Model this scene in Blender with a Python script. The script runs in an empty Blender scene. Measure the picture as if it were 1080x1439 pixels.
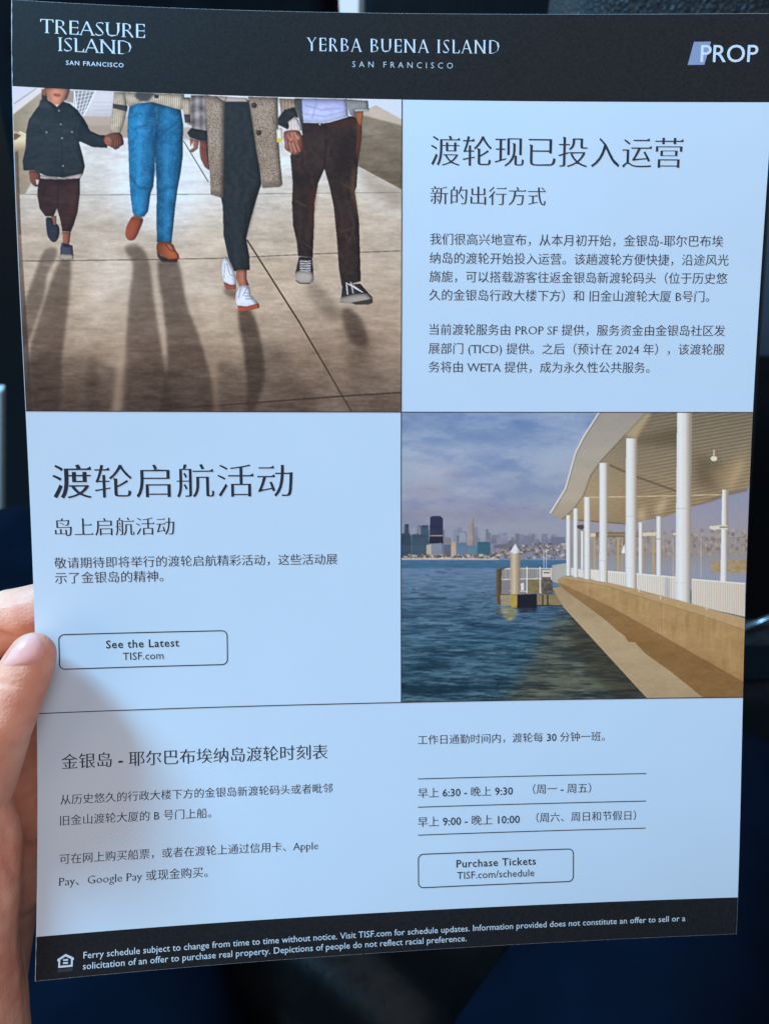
import bpy, bmesh, math
import numpy as np
from mathutils import Vector, Matrix
from mathutils.bvhtree import BVHTree

scene = bpy.context.scene
COL = scene.collection
R = math.radians

# ------------------------------------------------------------------ frames
# The flyer has a "page frame" in millimetres: X to the right, Y up the page,
# Z towards the reader, origin in the middle of the page.  TILT leans the page
# back in the world; BASE is where its middle is held in the car.
PW, PH = 215.9, 279.4
TILT = R(50)
BASE = Vector((0, 0, 0.85))
ROT = Matrix.Rotation(TILT, 3, 'X')
def world(p):                      # page millimetres -> world metres
    return BASE + ROT @ (Vector(p) * 0.001)

# ------------------------------------------------------------------ camera
def rodrigues(r):
    th = np.linalg.norm(r); k = r / th
    K = np.array([[0, -k[2], k[1]], [k[2], 0, -k[0]], [-k[1], k[0], 0]])
    return np.eye(3) + np.sin(th) * K + (1 - np.cos(th)) * K @ K
D3 = np.diag([1., -1., -1.])
RC = D3 @ rodrigues(np.array([0.08796, -0.05812, -0.00339])) @ D3
TC = D3 @ np.array([4.59086, -3.57514, 233.16920])
CAM_ROT = RC.T
CAM_POS = -RC.T @ TC               # page frame, mm
FPX = 1080.0                       # focal length in photo pixels (photo 1080 x 1439)

cam = bpy.data.cameras.new('camera')
cam_o = bpy.data.objects.new('camera', cam); COL.objects.link(cam_o)
cam.sensor_fit = 'VERTICAL'; cam.sensor_height = 36; cam.sensor_width = 27
cam.lens = FPX / 1439 * 36
cam.clip_start = 0.005; cam.clip_end = 200
cam_o.matrix_world = Matrix.Translation(world(CAM_POS)) @ (ROT @ Matrix(CAM_ROT.tolist())).to_4x4()
cam.dof.use_dof = True
cam.dof.focus_distance = 0.229
cam.dof.aperture_fstop = 18.0
scene.camera = cam_o

# ------------------------------------------------------------------ world, lamps, exposure
wd = bpy.data.worlds.new('World'); scene.world = wd; wd.use_nodes = True
bg = wd.node_tree.nodes['Background']
bg.inputs[0].default_value = (0.50, 0.72, 1.0, 1)
bg.inputs[1].default_value = 0.15
def area(name, pos, target, size, power, color):
    l = bpy.data.lights.new(name, 'AREA'); l.shape = 'RECTANGLE'
    l.size, l.size_y = size; l.energy = power; l.color = color
    o = bpy.data.objects.new(name, l); COL.objects.link(o)
    a, b = world(pos), world(target)
    o.matrix_world = Matrix.Translation(a) @ (b - a).to_track_quat('-Z', 'Y').to_matrix().to_4x4()
    return o
area('window_light', (-800, 870, 265), (0, 0, 0), (0.30, 0.26), 39.0, (0.26, 0.65, 0.98))
area('cabin_light', (140, 240, 620), (0, -20, 0), (0.8, 0.6), 2.8, (1.0, 0.90, 0.91))
area('hand_fill', (-255, -110, 100), (-118, -60, 10), (0.10, 0.16), 0.12, (1.0, 0.72, 0.58))  # added warm fill lamp close to the hand, only to brighten the skin
scene.view_settings.view_transform = 'Standard'
scene.view_settings.look = 'None'
scene.view_settings.exposure = 0.21
scene.view_settings.gamma = 1
scene.view_settings.use_curve_mapping = False

# ------------------------------------------------------------------ helpers
def tag(o, label=None, cat=None, group=None, kind=None):
    if label: o['label'] = label
    if cat: o['category'] = cat
    if group: o['group'] = group
    if kind: o['kind'] = kind
    return o
def empty(name, loc, tilt=False):
    o = bpy.data.objects.new(name, None); COL.objects.link(o)
    o.location = loc; o.empty_display_size = 0.02
    if tilt: o.rotation_euler = (TILT, 0, 0)
    return o
def link(name, me, parent=None, mat=None, smooth=True):
    o = bpy.data.objects.new(name, me); COL.objects.link(o)
    if parent: o.parent = parent
    if mat: me.materials.clear(); me.materials.append(mat)
    if smooth:
        me.polygons.foreach_set('use_smooth', [True] * len(me.polygons))
    return o
def mesh(name, verts, faces):
    me = bpy.data.meshes.new(name); me.from_pydata([tuple(v) for v in verts], [], faces); me.update()
    return me

def ray(px, py):                   # page-frame ray of a photo pixel
    d = CAM_ROT @ np.array([(px - 540) / FPX, -(py - 719.5) / FPX, -1.0])
    return CAM_POS, d
def at(px, py, z):                 # point of that ray at height z over the page plane
    o, d = ray(px, py); return o + d * ((z - o[2]) / d[2])
def wray(px, py):
    o, d = ray(px, py)
    return world(o), (ROT @ Vector(d)).normalized()
def at_height(px, py, h):          # world point where the ray is h above the car floor
    o, d = wray(px, py); return o + d * ((h - o.z) / d.z)
def at_dist(px, py, y):            # world point where the ray is y ahead
    o, d = wray(px, py); return o + d * ((y - o.y) / d.y)

# the held sheet is gently curved
MON = [(0, 2), (0, 3), (0, 4), (1, 1), (1, 2), (1, 3), (2, 0), (2, 1), (2, 2), (3, 0), (3, 1), (4, 0)]
BEND = [-3.48452, -1.13892, 0.68905, -0.14268, 0.08255, 1.43895, -2.14240, 0.31986, -0.09974, 0.57656, -0.23398, -0.13996]
def bend(u, v):
    a = (u - PW / 2) / 100; c = (v - PH / 2) / 100
    return sum(b * a ** i * c ** j for b, (i, j) in zip(BEND, MON))
def surf(u, v, off=0.0):           # page (right, down) mm -> page frame metres, off mm above the paper
    u = np.asarray(u, float); v = np.asarray(v, float); h = 0.5
    z = -bend(u, v)
    dx = (-bend(u + h, v) - z) / h; dy = (-bend(u, v - h) - z) / h
    n = np.stack([-dx, -dy, np.ones_like(dx)], -1); n /= np.linalg.norm(n, axis=-1, keepdims=True)
    p = np.stack([u - PW / 2, PH / 2 - v, z], -1) + n * np.asarray(off)[..., None]
    return p * 0.001
def page_px(u, v):                 # where that spot sits in the photograph's own pixels (used to lay out the printed pictures)
    p = surf(u, v) * 1000 @ RC.T + TC
    return 540 - FPX * p[..., 0] / p[..., 2], 719.5 + FPX * p[..., 1] / p[..., 2]

# ------------------------------------------------------------------ materials
def mat(name, color, rough=0.6, spec=0.3, noise=None, bump=None, sss=0, metallic=0, coat=0):
    """principled; noise = (scale, amount[, detail]) varies the colour, bump = (scale, strength, distance)"""
    m = bpy.data.materials.new(name); m.use_nodes = True
    nt = m.node_tree; b = nt.nodes['Principled BSDF']
    b.inputs['Base Color'].default_value = (*color, 1)
    b.inputs['Roughness'].default_value = rough
    b.inputs['Specular IOR Level'].default_value = spec
    b.inputs['Metallic'].default_value = metallic
    b.inputs['Coat Weight'].default_value = coat
    tc = nt.nodes.new('ShaderNodeTexCoord')
    if noise:
        n = nt.nodes.new('ShaderNodeTexNoise'); n.inputs['Scale'].default_value = noise[0]
        n.inputs['Detail'].default_value = noise[2] if len(noise) > 2 else 4
        nt.links.new(tc.outputs['Object'], n.inputs['Vector'])
        r = nt.nodes.new('ShaderNodeValToRGB')
        r.color_ramp.elements[0].position = 0.3; r.color_ramp.elements[1].position = 0.7
        a = noise[1]
        r.color_ramp.elements[0].color = (*[c * (1 - a) for c in color], 1)
        r.color_ramp.elements[1].color = (*[min(1, c * (1 + a)) for c in color], 1)
        nt.links.new(n.outputs['Fac'], r.inputs[0]); nt.links.new(r.outputs[0], b.inputs['Base Color'])
    if bump:
        n = nt.nodes.new('ShaderNodeTexNoise'); n.inputs['Scale'].default_value = bump[0]; n.inputs['Detail'].default_value = 5
        nt.links.new(tc.outputs['Object'], n.inputs['Vector'])
        bp = nt.nodes.new('ShaderNodeBump'); bp.inputs['Strength'].default_value = bump[1]; bp.inputs['Distance'].default_value = bump[2]
        nt.links.new(n.outputs['Fac'], bp.inputs['Height']); nt.links.new(bp.outputs[0], b.inputs['Normal'])
    if sss:
        b.inputs['Subsurface Weight'].default_value = sss
        b.inputs['Subsurface Radius'].default_value = (1.0, 0.35, 0.2)
        b.inputs['Subsurface Scale'].default_value = 0.002
    return m
def leather(name, color, scale=260, rough=0.42):
    m = mat(name, color, rough, 0.4)
    nt = m.node_tree; b = nt.nodes['Principled BSDF']
    tc = nt.nodes.new('ShaderNodeTexCoord')
    v = nt.nodes.new('ShaderNodeTexVoronoi'); v.inputs['Scale'].default_value = scale
    v.feature = 'DISTANCE_TO_EDGE'
    nt.links.new(tc.outputs['Object'], v.inputs['Vector'])
    n = nt.nodes.new('ShaderNodeTexNoise'); n.inputs['Scale'].default_value = 9; n.inputs['Detail'].default_value = 6
    nt.links.new(tc.outputs['Object'], n.inputs['Vector'])
    r = nt.nodes.new('ShaderNodeValToRGB'); r.color_ramp.elements[1].position = 0.25
    nt.links.new(v.outputs['Distance'], r.inputs[0])
    mx = nt.nodes.new('ShaderNodeMath'); mx.operation = 'MULTIPLY_ADD'; mx.inputs[1].default_value = 0.35
    nt.links.new(n.outputs['Fac'], mx.inputs[2]); nt.links.new(r.outputs[0], mx.inputs[0])
    bp = nt.nodes.new('ShaderNodeBump'); bp.inputs['Strength'].default_value = 0.8; bp.inputs['Distance'].default_value = 0.006
    nt.links.new(mx.outputs[0], bp.inputs['Height']); nt.links.new(bp.outputs[0], b.inputs['Normal'])
    return m
def emit(name, color, strength):
    m = bpy.data.materials.new(name); m.use_nodes = True; nt = m.node_tree
    nt.nodes.remove(nt.nodes['Principled BSDF'])
    e = nt.nodes.new('ShaderNodeEmission'); e.inputs[0].default_value = (*color, 1); e.inputs[1].default_value = strength
    nt.links.new(e.outputs[0], nt.nodes['Material Output'].inputs[0])
    return m

# ------------------------------------------------------------------ the car around the reader (dark, out of focus)
def rounded_slab(name, x0, x1, y0, y1, z0, z1, top=(0, 0), lean=0.0, bevel=0.03, material=None, parent=None, loc=(0, 0, 0), seg=4):
    """upright slab; top=(dl, dr) moves the upper left / right corners, lean pushes the top away"""
    bm = bmesh.new()
    L = Vector(loc)
    vs = []
    for z, t in ((z0, 0), (z1, 1)):
        for x, y in ((x0 + top[0] * t, y0), (x1 + top[1] * t, y0), (x1 + top[1] * t, y1), (x0 + top[0] * t, y1)):
            vs.append(bm.verts.new(Vector((x, y + lean * t, z)) - L))
    for f in ((3, 2, 1, 0), (4, 5, 6, 7), (0, 1, 5, 4), (1, 2, 6, 5), (2, 3, 7, 6), (3, 0, 4, 7)):
        bm.faces.new([vs[i] for i in f])
    bmesh.ops.bevel(bm, geom=bm.edges[:], offset=bevel, segments=seg, profile=0.6, affect='EDGES')
    me = bpy.data.meshes.new(name); bm.to_mesh(me); bm.free()
    return link(name, me, parent, material)

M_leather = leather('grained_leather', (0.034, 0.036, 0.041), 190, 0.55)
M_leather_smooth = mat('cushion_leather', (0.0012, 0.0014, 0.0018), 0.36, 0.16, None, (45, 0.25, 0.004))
M_carpet = mat('floor_carpet', (0.006, 0.008, 0.011), 0.95, 0.1, (300, 0.4), (500, 0.6, 0.003))
M_dash = mat('dash_plastic', (0.010, 0.013, 0.017), 0.5, 0.3, (30, 0.15), (900, 0.2, 0.0005))
M_black = mat('black_seat_cloth', (0.0035, 0.0042, 0.006), 0.9, 0.06, (40, 0.3), (700, 0.4, 0.001))
M_panel = mat('door_panel_plastic', (0.16, 0.20, 0.25), 0.55, 0.3, (20, 0.05))
M_trim = mat('satin_metal', (0.32, 0.36, 0.40), 0.28, 0.5, (60, 0.1), metallic=0.8)
M_pillar = mat('pale_pillar_plastic', (0.75, 0.79, 0.80), 0.6, 0.3, (15, 0.06))
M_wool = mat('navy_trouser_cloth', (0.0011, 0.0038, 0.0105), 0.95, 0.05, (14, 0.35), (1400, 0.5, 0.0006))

# car floor
f = rounded_slab('car_floor', -1.6, 1.6, -0.7, 3.2, -0.05, 0.0, bevel=0.004, material=M_carpet, seg=1)
tag(f, kind='structure')
# daylight beyond the windscreen
sky = link('sky', mesh('sky', [(-4, 4.2, -0.5), (4, 4.2, -0.5), (4, 4.6, 4), (-4, 4.6, 4)], [(0, 1, 2, 3)]), None, emit('daylight_sky', (0.62, 0.82, 1.0), 0.85), False)
tag(sky, kind='structure')

# front seats seen from behind
YS = 0.56
a = at_dist(820, 12, YS + .12)
b = at_dist(1046, 12, YS + .12)
s1 = empty('car_seat', (0.55, YS, 0)); 
tag(s1, 'black grained leather car seat back at the upper right behind the flyer', 'car seat', 'car seats ahead of the reader')
rounded_slab('backrest', a.x - 0.05, b.x + 0.24, YS, YS + 0.16, 0.12, a.z + 0.14, top=(0.05, -0.235), lean=0.12, bevel=0.045, material=M_leather, parent=s1, loc=(0.55, YS, 0))
SLOPE = 0.12 / (a.z + 0.14 - 0.12)
def seat_face(px, py, out):        # spot of the leaning seat back behind a photo pixel, raised by out
    o, d = wray(px, py)
    k = (YS - out + SLOPE * (o.z - 0.12) - o.y) / (d.y - SLOPE * d.z)
    return o + d * k
c1 = seat_face(1020, 893, 0.004); c2 = seat_face(1130, 846, 0.004)
def bar(name, p, q, r, material, parent, loc, flat=1.0):
    d = (q - p); n = 14
    bm = bmesh.new()
    rot = d.to_track_quat('Z', 'Y').to_matrix()
    bmesh.ops.create_cone(bm, cap_ends=True, segments=16, radius1=r, radius2=r, depth=d.length)
    for v in bm.verts:
        v.co = rot @ Vector((v.co.x, v.co.y * flat, v.co.z)) + (p + q) / 2 - Vector(loc)
    me = bpy.data.meshes.new(name); bm.to_mesh(me); bm.free()
    return link(name, me, parent, material)
bar('trim_strip', c1, c2, 0.0042, M_trim, s1, (0.55, YS, 0), 0.6)
q1 = seat_face(1000, 915, 0.01); q2 = seat_face(1200, 915, 0.01)
rounded_slab('seat_pocket', q1.x - .12, q2.x + .05, YS - 0.014, YS + 0.004, 0.03, q1.z, lean=SLOPE * (q1.z - 0.12), bevel=0.006, material=M_leather, parent=s1, loc=(0.55, YS, 0))

e = at_dist(464, 8, YS + .12); l = at_dist(12, 560, YS)
s2 = empty('car_seat', (-0.28, YS, 0))
tag(s2, 'plain black car seat back at the upper left behind the flyer', 'car seat', 'car seats ahead of the reader')
rounded_slab('backrest', l.x + .004, e.x + .05, YS, YS + 0.16, 0.12, e.z + 0.12, top=(0.05, -0.05), lean=0.12, bevel=0.03, material=M_black, parent=s2, loc=(-0.28, YS, 0))
d1 = at_dist(511, 8, 1.35); d2 = at_dist(640, 8, 1.35); d3 = at_dist(1045, 8, 1.35)
t = rounded_slab('dashboard', d1.x, d3.x + 0.02, 1.35, 1.75, 0.25, d1.z + 0.2, bevel=0.02, material=M_dash, loc=(0, 1.35, 0))
t.location = (0, 1.35, 0)
tag(t, 'dark grey dashboard seen in the gap between the two seat backs', 'dashboard')
w = at_dist(1036, 10, 1.2)
t = rounded_slab('door_panel', w.x - 0.04, w.x + 0.5, 1.2, 1.28, 0.1, w.z + 0.3, bevel=0.02, material=M_panel, loc=(0.8, 1.2, 0))
t.location = (0.8, 1.2, 0)
tag(t, 'pale blue grey door panel at the top right corner of the photo', 'door panel')
g0, g1 = at_dist(5, 548, 0.76), at_dist(5, 690, 0.76)
sl = (g1.x - g0.x) / (g0.z - g1.z); xb = g1.x + sl * (g1.z - 0.02); dx = g0.x - xb
t = rounded_slab('door_pillar', xb - 0.06, xb, 0.76, 0.775, 0.02, g0.z, top=(dx, dx), bevel=0.006, material=M_pillar, loc=(-0.5, 0.76, 0))
t.location = (-0.5, 0.76, 0)
tag(t, 'pale grey door pillar trim at the left edge above the navy trousers', 'pillar trim')

# the seat cushion between the reader's legs
rs = empty('seat_cushion', (0, 0, 0))
tag(rs, 'black leather seat cushion showing between the navy trouser legs', 'seat cushion')
def cushion():
    nx, ny = 90, 60
    V = []; F = []
    for j in range(ny + 1):
        for i in range(nx + 1):
            x = -0.6 + 1.2 * i / nx; y = -0.45 + 0.75 * j / ny
            z = 0.31 + 0.018 * math.exp(-((x + .05) / .12) ** 2)
            z += 0.008 * math.sin(60 * y + 26 * x + 1.5 * math.sin(17 * x)) * math.exp(-((x + .03) / .1) ** 2)
            edge = min(1, (0.3 - y) / 0.06); z -= 0.05 * (1 - math.sqrt(max(0, 1 - (1 - max(0, edge)) ** 2))) if edge < 1 else 0
            V.append((x, y, z)); 
    k = nx + 1
    for j in range(ny):
        for i in range(nx):
            F.append((j * k + i, j * k + i + 1, (j + 1) * k + i + 1, (j + 1) * k + i))
    me = mesh('cushion_cover', V, F)
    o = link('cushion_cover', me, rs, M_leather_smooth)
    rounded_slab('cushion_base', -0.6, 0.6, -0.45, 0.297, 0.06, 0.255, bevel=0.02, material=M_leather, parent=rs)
cushion()

# ------------------------------------------------------------------ soft bodies: tapered limbs fused into one skin
def fused(name, limbs, voxel, smooth, parent=None, material=None, offset=Vector((0, 0, 0)), post=None):
    """limbs = [(p, rp, q, rq)]; capsules are fused by a voxel remesh and relaxed"""
    bm = bmesh.new()
    for p, rp, q, rq in limbs:
        t = bmesh.new()
        for c, r in ((p, rp), (q, rq)):
            bmesh.ops.create_icosphere(t, subdivisions=3, radius=r, matrix=Matrix.Translation(Vector(c) - offset))
        res = bmesh.ops.convex_hull(t, input=t.verts)
        bmesh.ops.delete(t, geom=list({g for g in res['geom_interior'] + res['geom_unused'] if isinstance(g, bmesh.types.BMVert)}), context='VERTS')
        tm = bpy.data.meshes.new('t'); t.to_mesh(tm); t.free(); bm.from_mesh(tm); bpy.data.meshes.remove(tm)
    me = bpy.data.meshes.new(name); bm.to_mesh(me); bm.free()
    o = bpy.data.objects.new(name, me); COL.objects.link(o)
    r = o.modifiers.new('r', 'REMESH'); r.mode = 'VOXEL'; r.voxel_size = voxel; r.use_smooth_shade = True
    s = o.modifiers.new('s', 'SMOOTH'); s.iterations = smooth; s.factor = 0.5
    dg = bpy.context.evaluated_depsgraph_get()
    m2 = bpy.data.meshes.new_from_object(o.evaluated_get(dg)); bpy.data.objects.remove(o); bpy.data.meshes.remove(me)
    m2.name = name
    if post:
        co = np.empty(len(m2.vertices) * 3, 'f'); m2.vertices.foreach_get('co', co); co = co.reshape(-1, 3)
        nn = np.empty(len(m2.vertices) * 3, 'f'); m2.vertices.foreach_get('normal', nn); nn = nn.reshape(-1, 3)
        m2.vertices.foreach_set('co', post(co, nn).astype('f').ravel()); m2.update()
    return link(name, m2, parent, material)

hl, kl = at_height(205, 1570, 0.40), at_height(40, 812, 0.38)
hr, kr = at_height(725, 1590, 0.40), at_height(1010, 1168, 0.38)
hl.y -= 0.05; hr.y -= 0.05
pl, pr = Vector((-0.10, -0.32, 0.44)), Vector((0.10, -0.32, 0.44))
al, ar = Vector((kl.x - .02, kl.y - .04, 0.06)), Vector((kr.x + .02, kr.y - .08, 0.06))
def folds(co, nn):
    w = np.sin(co[:, 1] * 55 + 3 * np.sin(co[:, 0] * 21) + co[:, 2] * 18) * np.sin(co[:, 0] * 26 + co[:, 1] * 9)
    return co + nn * (0.0022 * w)[:, None]
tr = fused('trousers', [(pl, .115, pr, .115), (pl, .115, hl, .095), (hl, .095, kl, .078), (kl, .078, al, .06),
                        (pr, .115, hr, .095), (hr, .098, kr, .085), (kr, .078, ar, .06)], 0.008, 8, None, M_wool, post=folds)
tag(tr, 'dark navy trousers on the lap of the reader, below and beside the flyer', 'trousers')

# ------------------------------------------------------------------ the flyer
R1, R2, R3, R4, CU = 23.90, 113.16, 202.14, 267.07, 108.38     # printed rows and the centre column, mm
flyer = empty('flyer', world((0, 0, 0)), True)
tag(flyer, 'printed letter size flyer with two photographs and Chinese text, held up by its left edge', 'flyer')

INK = (0.010, 0.016, 0.028)
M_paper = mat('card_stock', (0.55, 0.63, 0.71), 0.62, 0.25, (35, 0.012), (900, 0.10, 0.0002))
M_edge = mat('cut_card_edge', (0.62, 0.68, 0.74), 0.85, 0.1, (700, 0.45))
M_band = mat('black_ink_band', (0.0135, 0.0135, 0.0145), 0.6, 0.10, (1300, 0.28, 8), (900, 0.15, 0.0002))
M_ink = mat('black_ink', INK, 0.6, 0.25, (900, 0.25))
M_ink_text = mat('black_ink_text', (0.024, 0.034, 0.054), 0.6, 0.2, (900, 0.25))
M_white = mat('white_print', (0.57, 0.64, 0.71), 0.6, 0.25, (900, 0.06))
M_dim = mat('grey_print', (0.10, 0.105, 0.13), 0.6, 0.25)
M_slate = mat('slate_blue_print', (0.22, 0.27, 0.41), 0.55, 0.25, (500, 0.05))

def sheet(name, u0, u1, v0, v1, off, material, parent, step=3.0, wob=0.0):
    nu = max(1, int(math.ceil((u1 - u0) / step))); nv = max(1, int(math.ceil((v1 - v0) / step)))
    U, V = np.meshgrid(np.linspace(u0, u1, nu + 1), np.linspace(v0, v1, nv + 1))
    U = U.copy()
    if wob:                                     # hand-worn left edge of the ink
        rs_ = np.random.RandomState(5)
        U[:, 0] += wob * rs_.rand(nv + 1)
    P = surf(U.ravel(), V.ravel(), off)
    k = nu + 1
    F = [(j * k + i, (j + 1) * k + i, (j + 1) * k + i + 1, j * k + i + 1) for j in range(nv) for i in range(nu)]
    return link(name, mesh(name, P, F), parent, material)

def card():
    nu, nv = 72, 93
    U, V = np.meshgrid(np.linspace(0, PW, nu + 1), np.linspace(0, PH, nv + 1)); k = nu + 1; n = k * (nv + 1)
    A = surf(U.ravel(), V.ravel(), 0.0); B = surf(U.ravel(), V.ravel(), -0.30)
    F = []; mi = []
    for j in range(nv):
        for i in range(nu):
            q = (j * k + i, (j + 1) * k + i, (j + 1) * k + i + 1, j * k + i + 1)
            F.append(q); F.append(tuple(n + x for x in reversed(q))); mi += [0, 0]
    loop = [i for i in range(k)] + [j * k + nu for j in range(1, nv + 1)] + [nv * k + i for i in range(nu - 1, -1, -1)] + [j * k for j in range(nv - 1, 0, -1)]
    for a, b in zip(loop, loop[1:] + loop[:1]): F.append((a, b, n + b, n + a)); mi.append(1)
    me = mesh('paper_sheet', np.concatenate([A, B]), F)
    o = link('paper_sheet', me, flyer, M_paper, False)
    me.materials.append(M_edge); me.polygons.foreach_set('material_index', mi)
    return o
card()
header = sheet('header_band', 0.06, PW - 0.05, 0.05, R1, 0.02, M_band, flyer, 1.5, 0.16)
footer = sheet('footer_band', 0.05, PW - 0.05, R4, PH - 0.05, 0.02, M_band, flyer, 3.0, 0.12)

# --------------------------------------------------------------- lettering
# Lettering starts from the built-in sans outlines.  Every outline edge is moved in or
# out along its normal by an amount that depends on its direction, which turns the even
# sans strokes into thin-horizontal / thick-vertical book type; serifs and the little
# triangles of Song type are then added at the stroke ends.
dummy = bpy.data.materials.new('type_slot')
def outline(body, spacing=1.0, res=3):
    cu = bpy.data.curves.new('type', 'FONT'); cu.body = body; cu.size = 1; cu.resolution_u = res
    cu.space_character = spacing; cu.fill_mode = 'FRONT'
    if len(body) < 120:
        for i in range(len(body)): cu.materials.append(dummy)
        for i in range(len(body)): cu.body_format[i].material_index = i
    o = bpy.data.objects.new('type', cu); COL.objects.link(o)
    dg = bpy.context.evaluated_depsgraph_get()
    me = bpy.data.meshes.new_from_object(o.evaluated_get(dg))
    n = len(me.vertices); co = np.empty(n * 3); me.vertices.foreach_get('co', co); co = co.reshape(-1, 3)[:, :2].copy()
    F = [list(p.vertices) for p in me.polygons]; mi = [p.material_index for p in me.polygons]
    bpy.data.objects.remove(o); bpy.data.curves.remove(cu); bpy.data.meshes.remove(me)
    return co, F, mi
NO_SERIF_TOP = set('AaegocdqsCGSOQ0123456789,.()/:-&tl')
NO_SERIF_BOT = set('aegocdqsCGSOQVWYvwy023689,.()/:-&t')
def compose(body, style_of, spacing=1.0, res=3):
    """style_of(i, ch) -> dict(h=, v=, kind=) : how far horizontals / verticals are thinned (em)"""
    co, F, mi = outline(body, spacing, res)
    chars = [c for c in body]
    # weld
    key = {}; remap = np.empty(len(co), int); W = []
    for i, (x, y) in enumerate(co):
        k = (round(x, 4), round(y, 4))
        if k not in key: key[k] = len(W); W.append((x, y))
        remap[i] = key[k]
    W = np.array(W); F2 = []; M2 = []
    for f, m in zip(F, mi):
        g = [remap[i] for i in f]
        g = [a for a, b in zip(g, g[1:] + g[:1]) if a != b]
        if len(set(g)) < 3: continue
        p = W[g]; ar = np.sum(p[:, 0] * np.roll(p[:, 1], -1) - p[:, 1] * np.roll(p[:, 0], -1))
        if ar < 0: g = g[::-1]
        F2.append(g); M2.append(m)
    cnt = {}; who = {}
    for fi, g in enumerate(F2):
        for a, b in zip(g, g[1:] + g[:1]):
            cnt[(a, b)] = cnt.get((a, b), 0) + 1; who[(a, b)] = fi
    nxt = {}; prv = {}
    for (a, b) in cnt:
        if (b, a) not in cnt: nxt[a] = b; prv[b] = a
    newW = W.copy(); vchar = {}
    for (a, b), fi in who.items(): vchar[a] = M2[fi]
    st = {}
    for m in set(M2): st[m] = style_of(m, chars[m] if m < len(chars) else 'x')
    def edge_off(a, b, s):
        d = W[b] - W[a]; L = math.hypot(*d) or 1e-9
        n = np.array([d[1], -d[0]]) / L            # outward (ccw faces)
        amt = s['v'] * n[0] ** 2 + s['h'] * n[1] ** 2
        if s.get('diag') and n[0] * n[1] < 0 and abs(n[0] * n[1]) > .2: amt = amt + s['diag']   # '/' strokes thin
        return n, amt
    for b in nxt:
        if b not in prv: continue
        a, c = prv[b], nxt[b]; s = st[vchar[b]]
        n1, o1 = edge_off(a, b, s); n2, o2 = edge_off(b, c, s)
        det = n1[0] * n2[1] - n1[1] * n2[0]
        if abs(det) > 0.25:
            d = np.array([o1 * n2[1] - o2 * n1[1], n1[0] * o2 - n2[0] * o1]) / det
        else:
            n = n1 + n2; n /= np.linalg.norm(n) or 1; d = n * (o1 + o2) / 2
        lim = 1.6 * max(abs(o1), abs(o2)); L = np.linalg.norm(d)
        if L > lim: d *= lim / L
        newW[b] = W[b] - d
    verts = [(x, y, 0.0) for x, y in newW]; faces = [list(g) for g in F2]; fch = list(M2)
    # serifs
    extra = 0
    for a in list(nxt):
        b = nxt[a]
        if a not in prv or b not in nxt: continue
        s = st[vchar[a]]; kind = s.get('kind'); ch = chars[vchar[a]] if vchar[a] < len(chars) else 'x'
        if not kind: continue
        d0 = W[b] - W[a]; L0 = math.hypot(*d0)
        n = np.array([d0[1], -d0[0]]) / (L0 or 1)
        A, B = newW[a], newW[b]
        e1 = W[a] - W[prv[a]]; e2 = W[nxt[b]] - W[b]
        convex = (e1[0] * d0[1] - e1[1] * d0[0] > 0) and (d0[0] * e2[1] - d0[1] * e2[0] > 0)
        if not convex: continue
        extra += 1; z = 0.0004 * (1 + extra % 5)
        def poly(pts):
            ar = sum(p[0] * q[1] - p[1] * q[0] for p, q in zip(pts, pts[1:] + pts[:1]))
            if ar < 0: pts = pts[::-1]
            i0 = len(verts); verts.extend((p[0], p[1], z) for p in pts); faces.append(list(range(i0, i0 + len(pts)))); fch.append(vchar[a])
        if kind == 'song' and 0.035 < L0 < 0.10:
            t = s.get('tri', 0.05)
            if n[0] > 0.9 and abs(e1[0]) > 0.16 and abs(e1[1]) < 0.03:              # right end of a horizontal
                top = max(A[1], B[1]); x = A[0]
                poly([(x + .006, top - .012), (x - .02, top + t), (x - .4 * t - .03, top + .35 * t), (x - 2.0 * t, top - .004)])
            elif n[1] > 0.9 and abs(e1[1]) > 0.16 and abs(e1[0]) < 0.04:            # top of a vertical
                y = max(A[1], B[1]); x0, x1 = min(A[0], B[0]), max(A[0], B[0])
                poly([(x0 - .4 * t, y + .3 * t), (x1, y - .25 * t), (x1, y - t), (x0, y - t)])
        if kind == 'serif' and 0.03 < L0 < 0.2:
            sw = s.get('sw', .05); sh = s.get('sh', .022)
            if n[1] < -0.95 and ch not in NO_SERIF_BOT and min(abs(e1[1]), abs(e2[1])) > .12:
                y = A[1]; x0, x1 = min(A[0], B[0]), max(A[0], B[0])
                if ch in 'lfit14': pass
                poly([(x0 - sw, y), (x1 + sw, y), (x1 + sw, y + sh * .8), (x1, y + sh * 1.7), (x0, y + sh * 1.7), (x0 - sw, y + sh * .8)])
            elif n[1] > 0.95 and ch not in NO_SERIF_TOP and min(abs(e1[1]), abs(e2[1])) > .12:
                y = A[1]; x0, x1 = min(A[0], B[0]), max(A[0], B[0])
                rgt = sw if ch in 'TIUNMVWYHXKvwyx' else 0
                poly([(x0 - sw, y), (x1 + rgt, y), (x1 + rgt, y - sh * .8), (x1, y - sh * 1.7), (x0, y - sh * 1.7), (x0 - sw, y - sh * .8)])
            elif n[0] > 0.95 and ch in 'EFLTZ' and abs(e1[0]) > .1:
                x = A[0]; y0, y1 = min(A[1], B[1]), max(A[1], B[1]); up = y0 < .2
                if up: poly([(x, y0), (x + .012, y0 + .17), (x - .018, y0 + .15), (x - .07, y1)])
                elif y1 > .55: poly([(x, y1), (x + .012, y1 - .15), (x - .018, y1 - .13), (x - .07, y0)])
                else: poly([(x, y0 - .06), (x, y1 + .06), (x - .016, y1 + .04), (x - .03, (y0 + y1) / 2), (x - .016, y0 - .04)])
            elif n[0] < -0.95 and ch == 'T' and abs(e2[0]) > .1:
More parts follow.
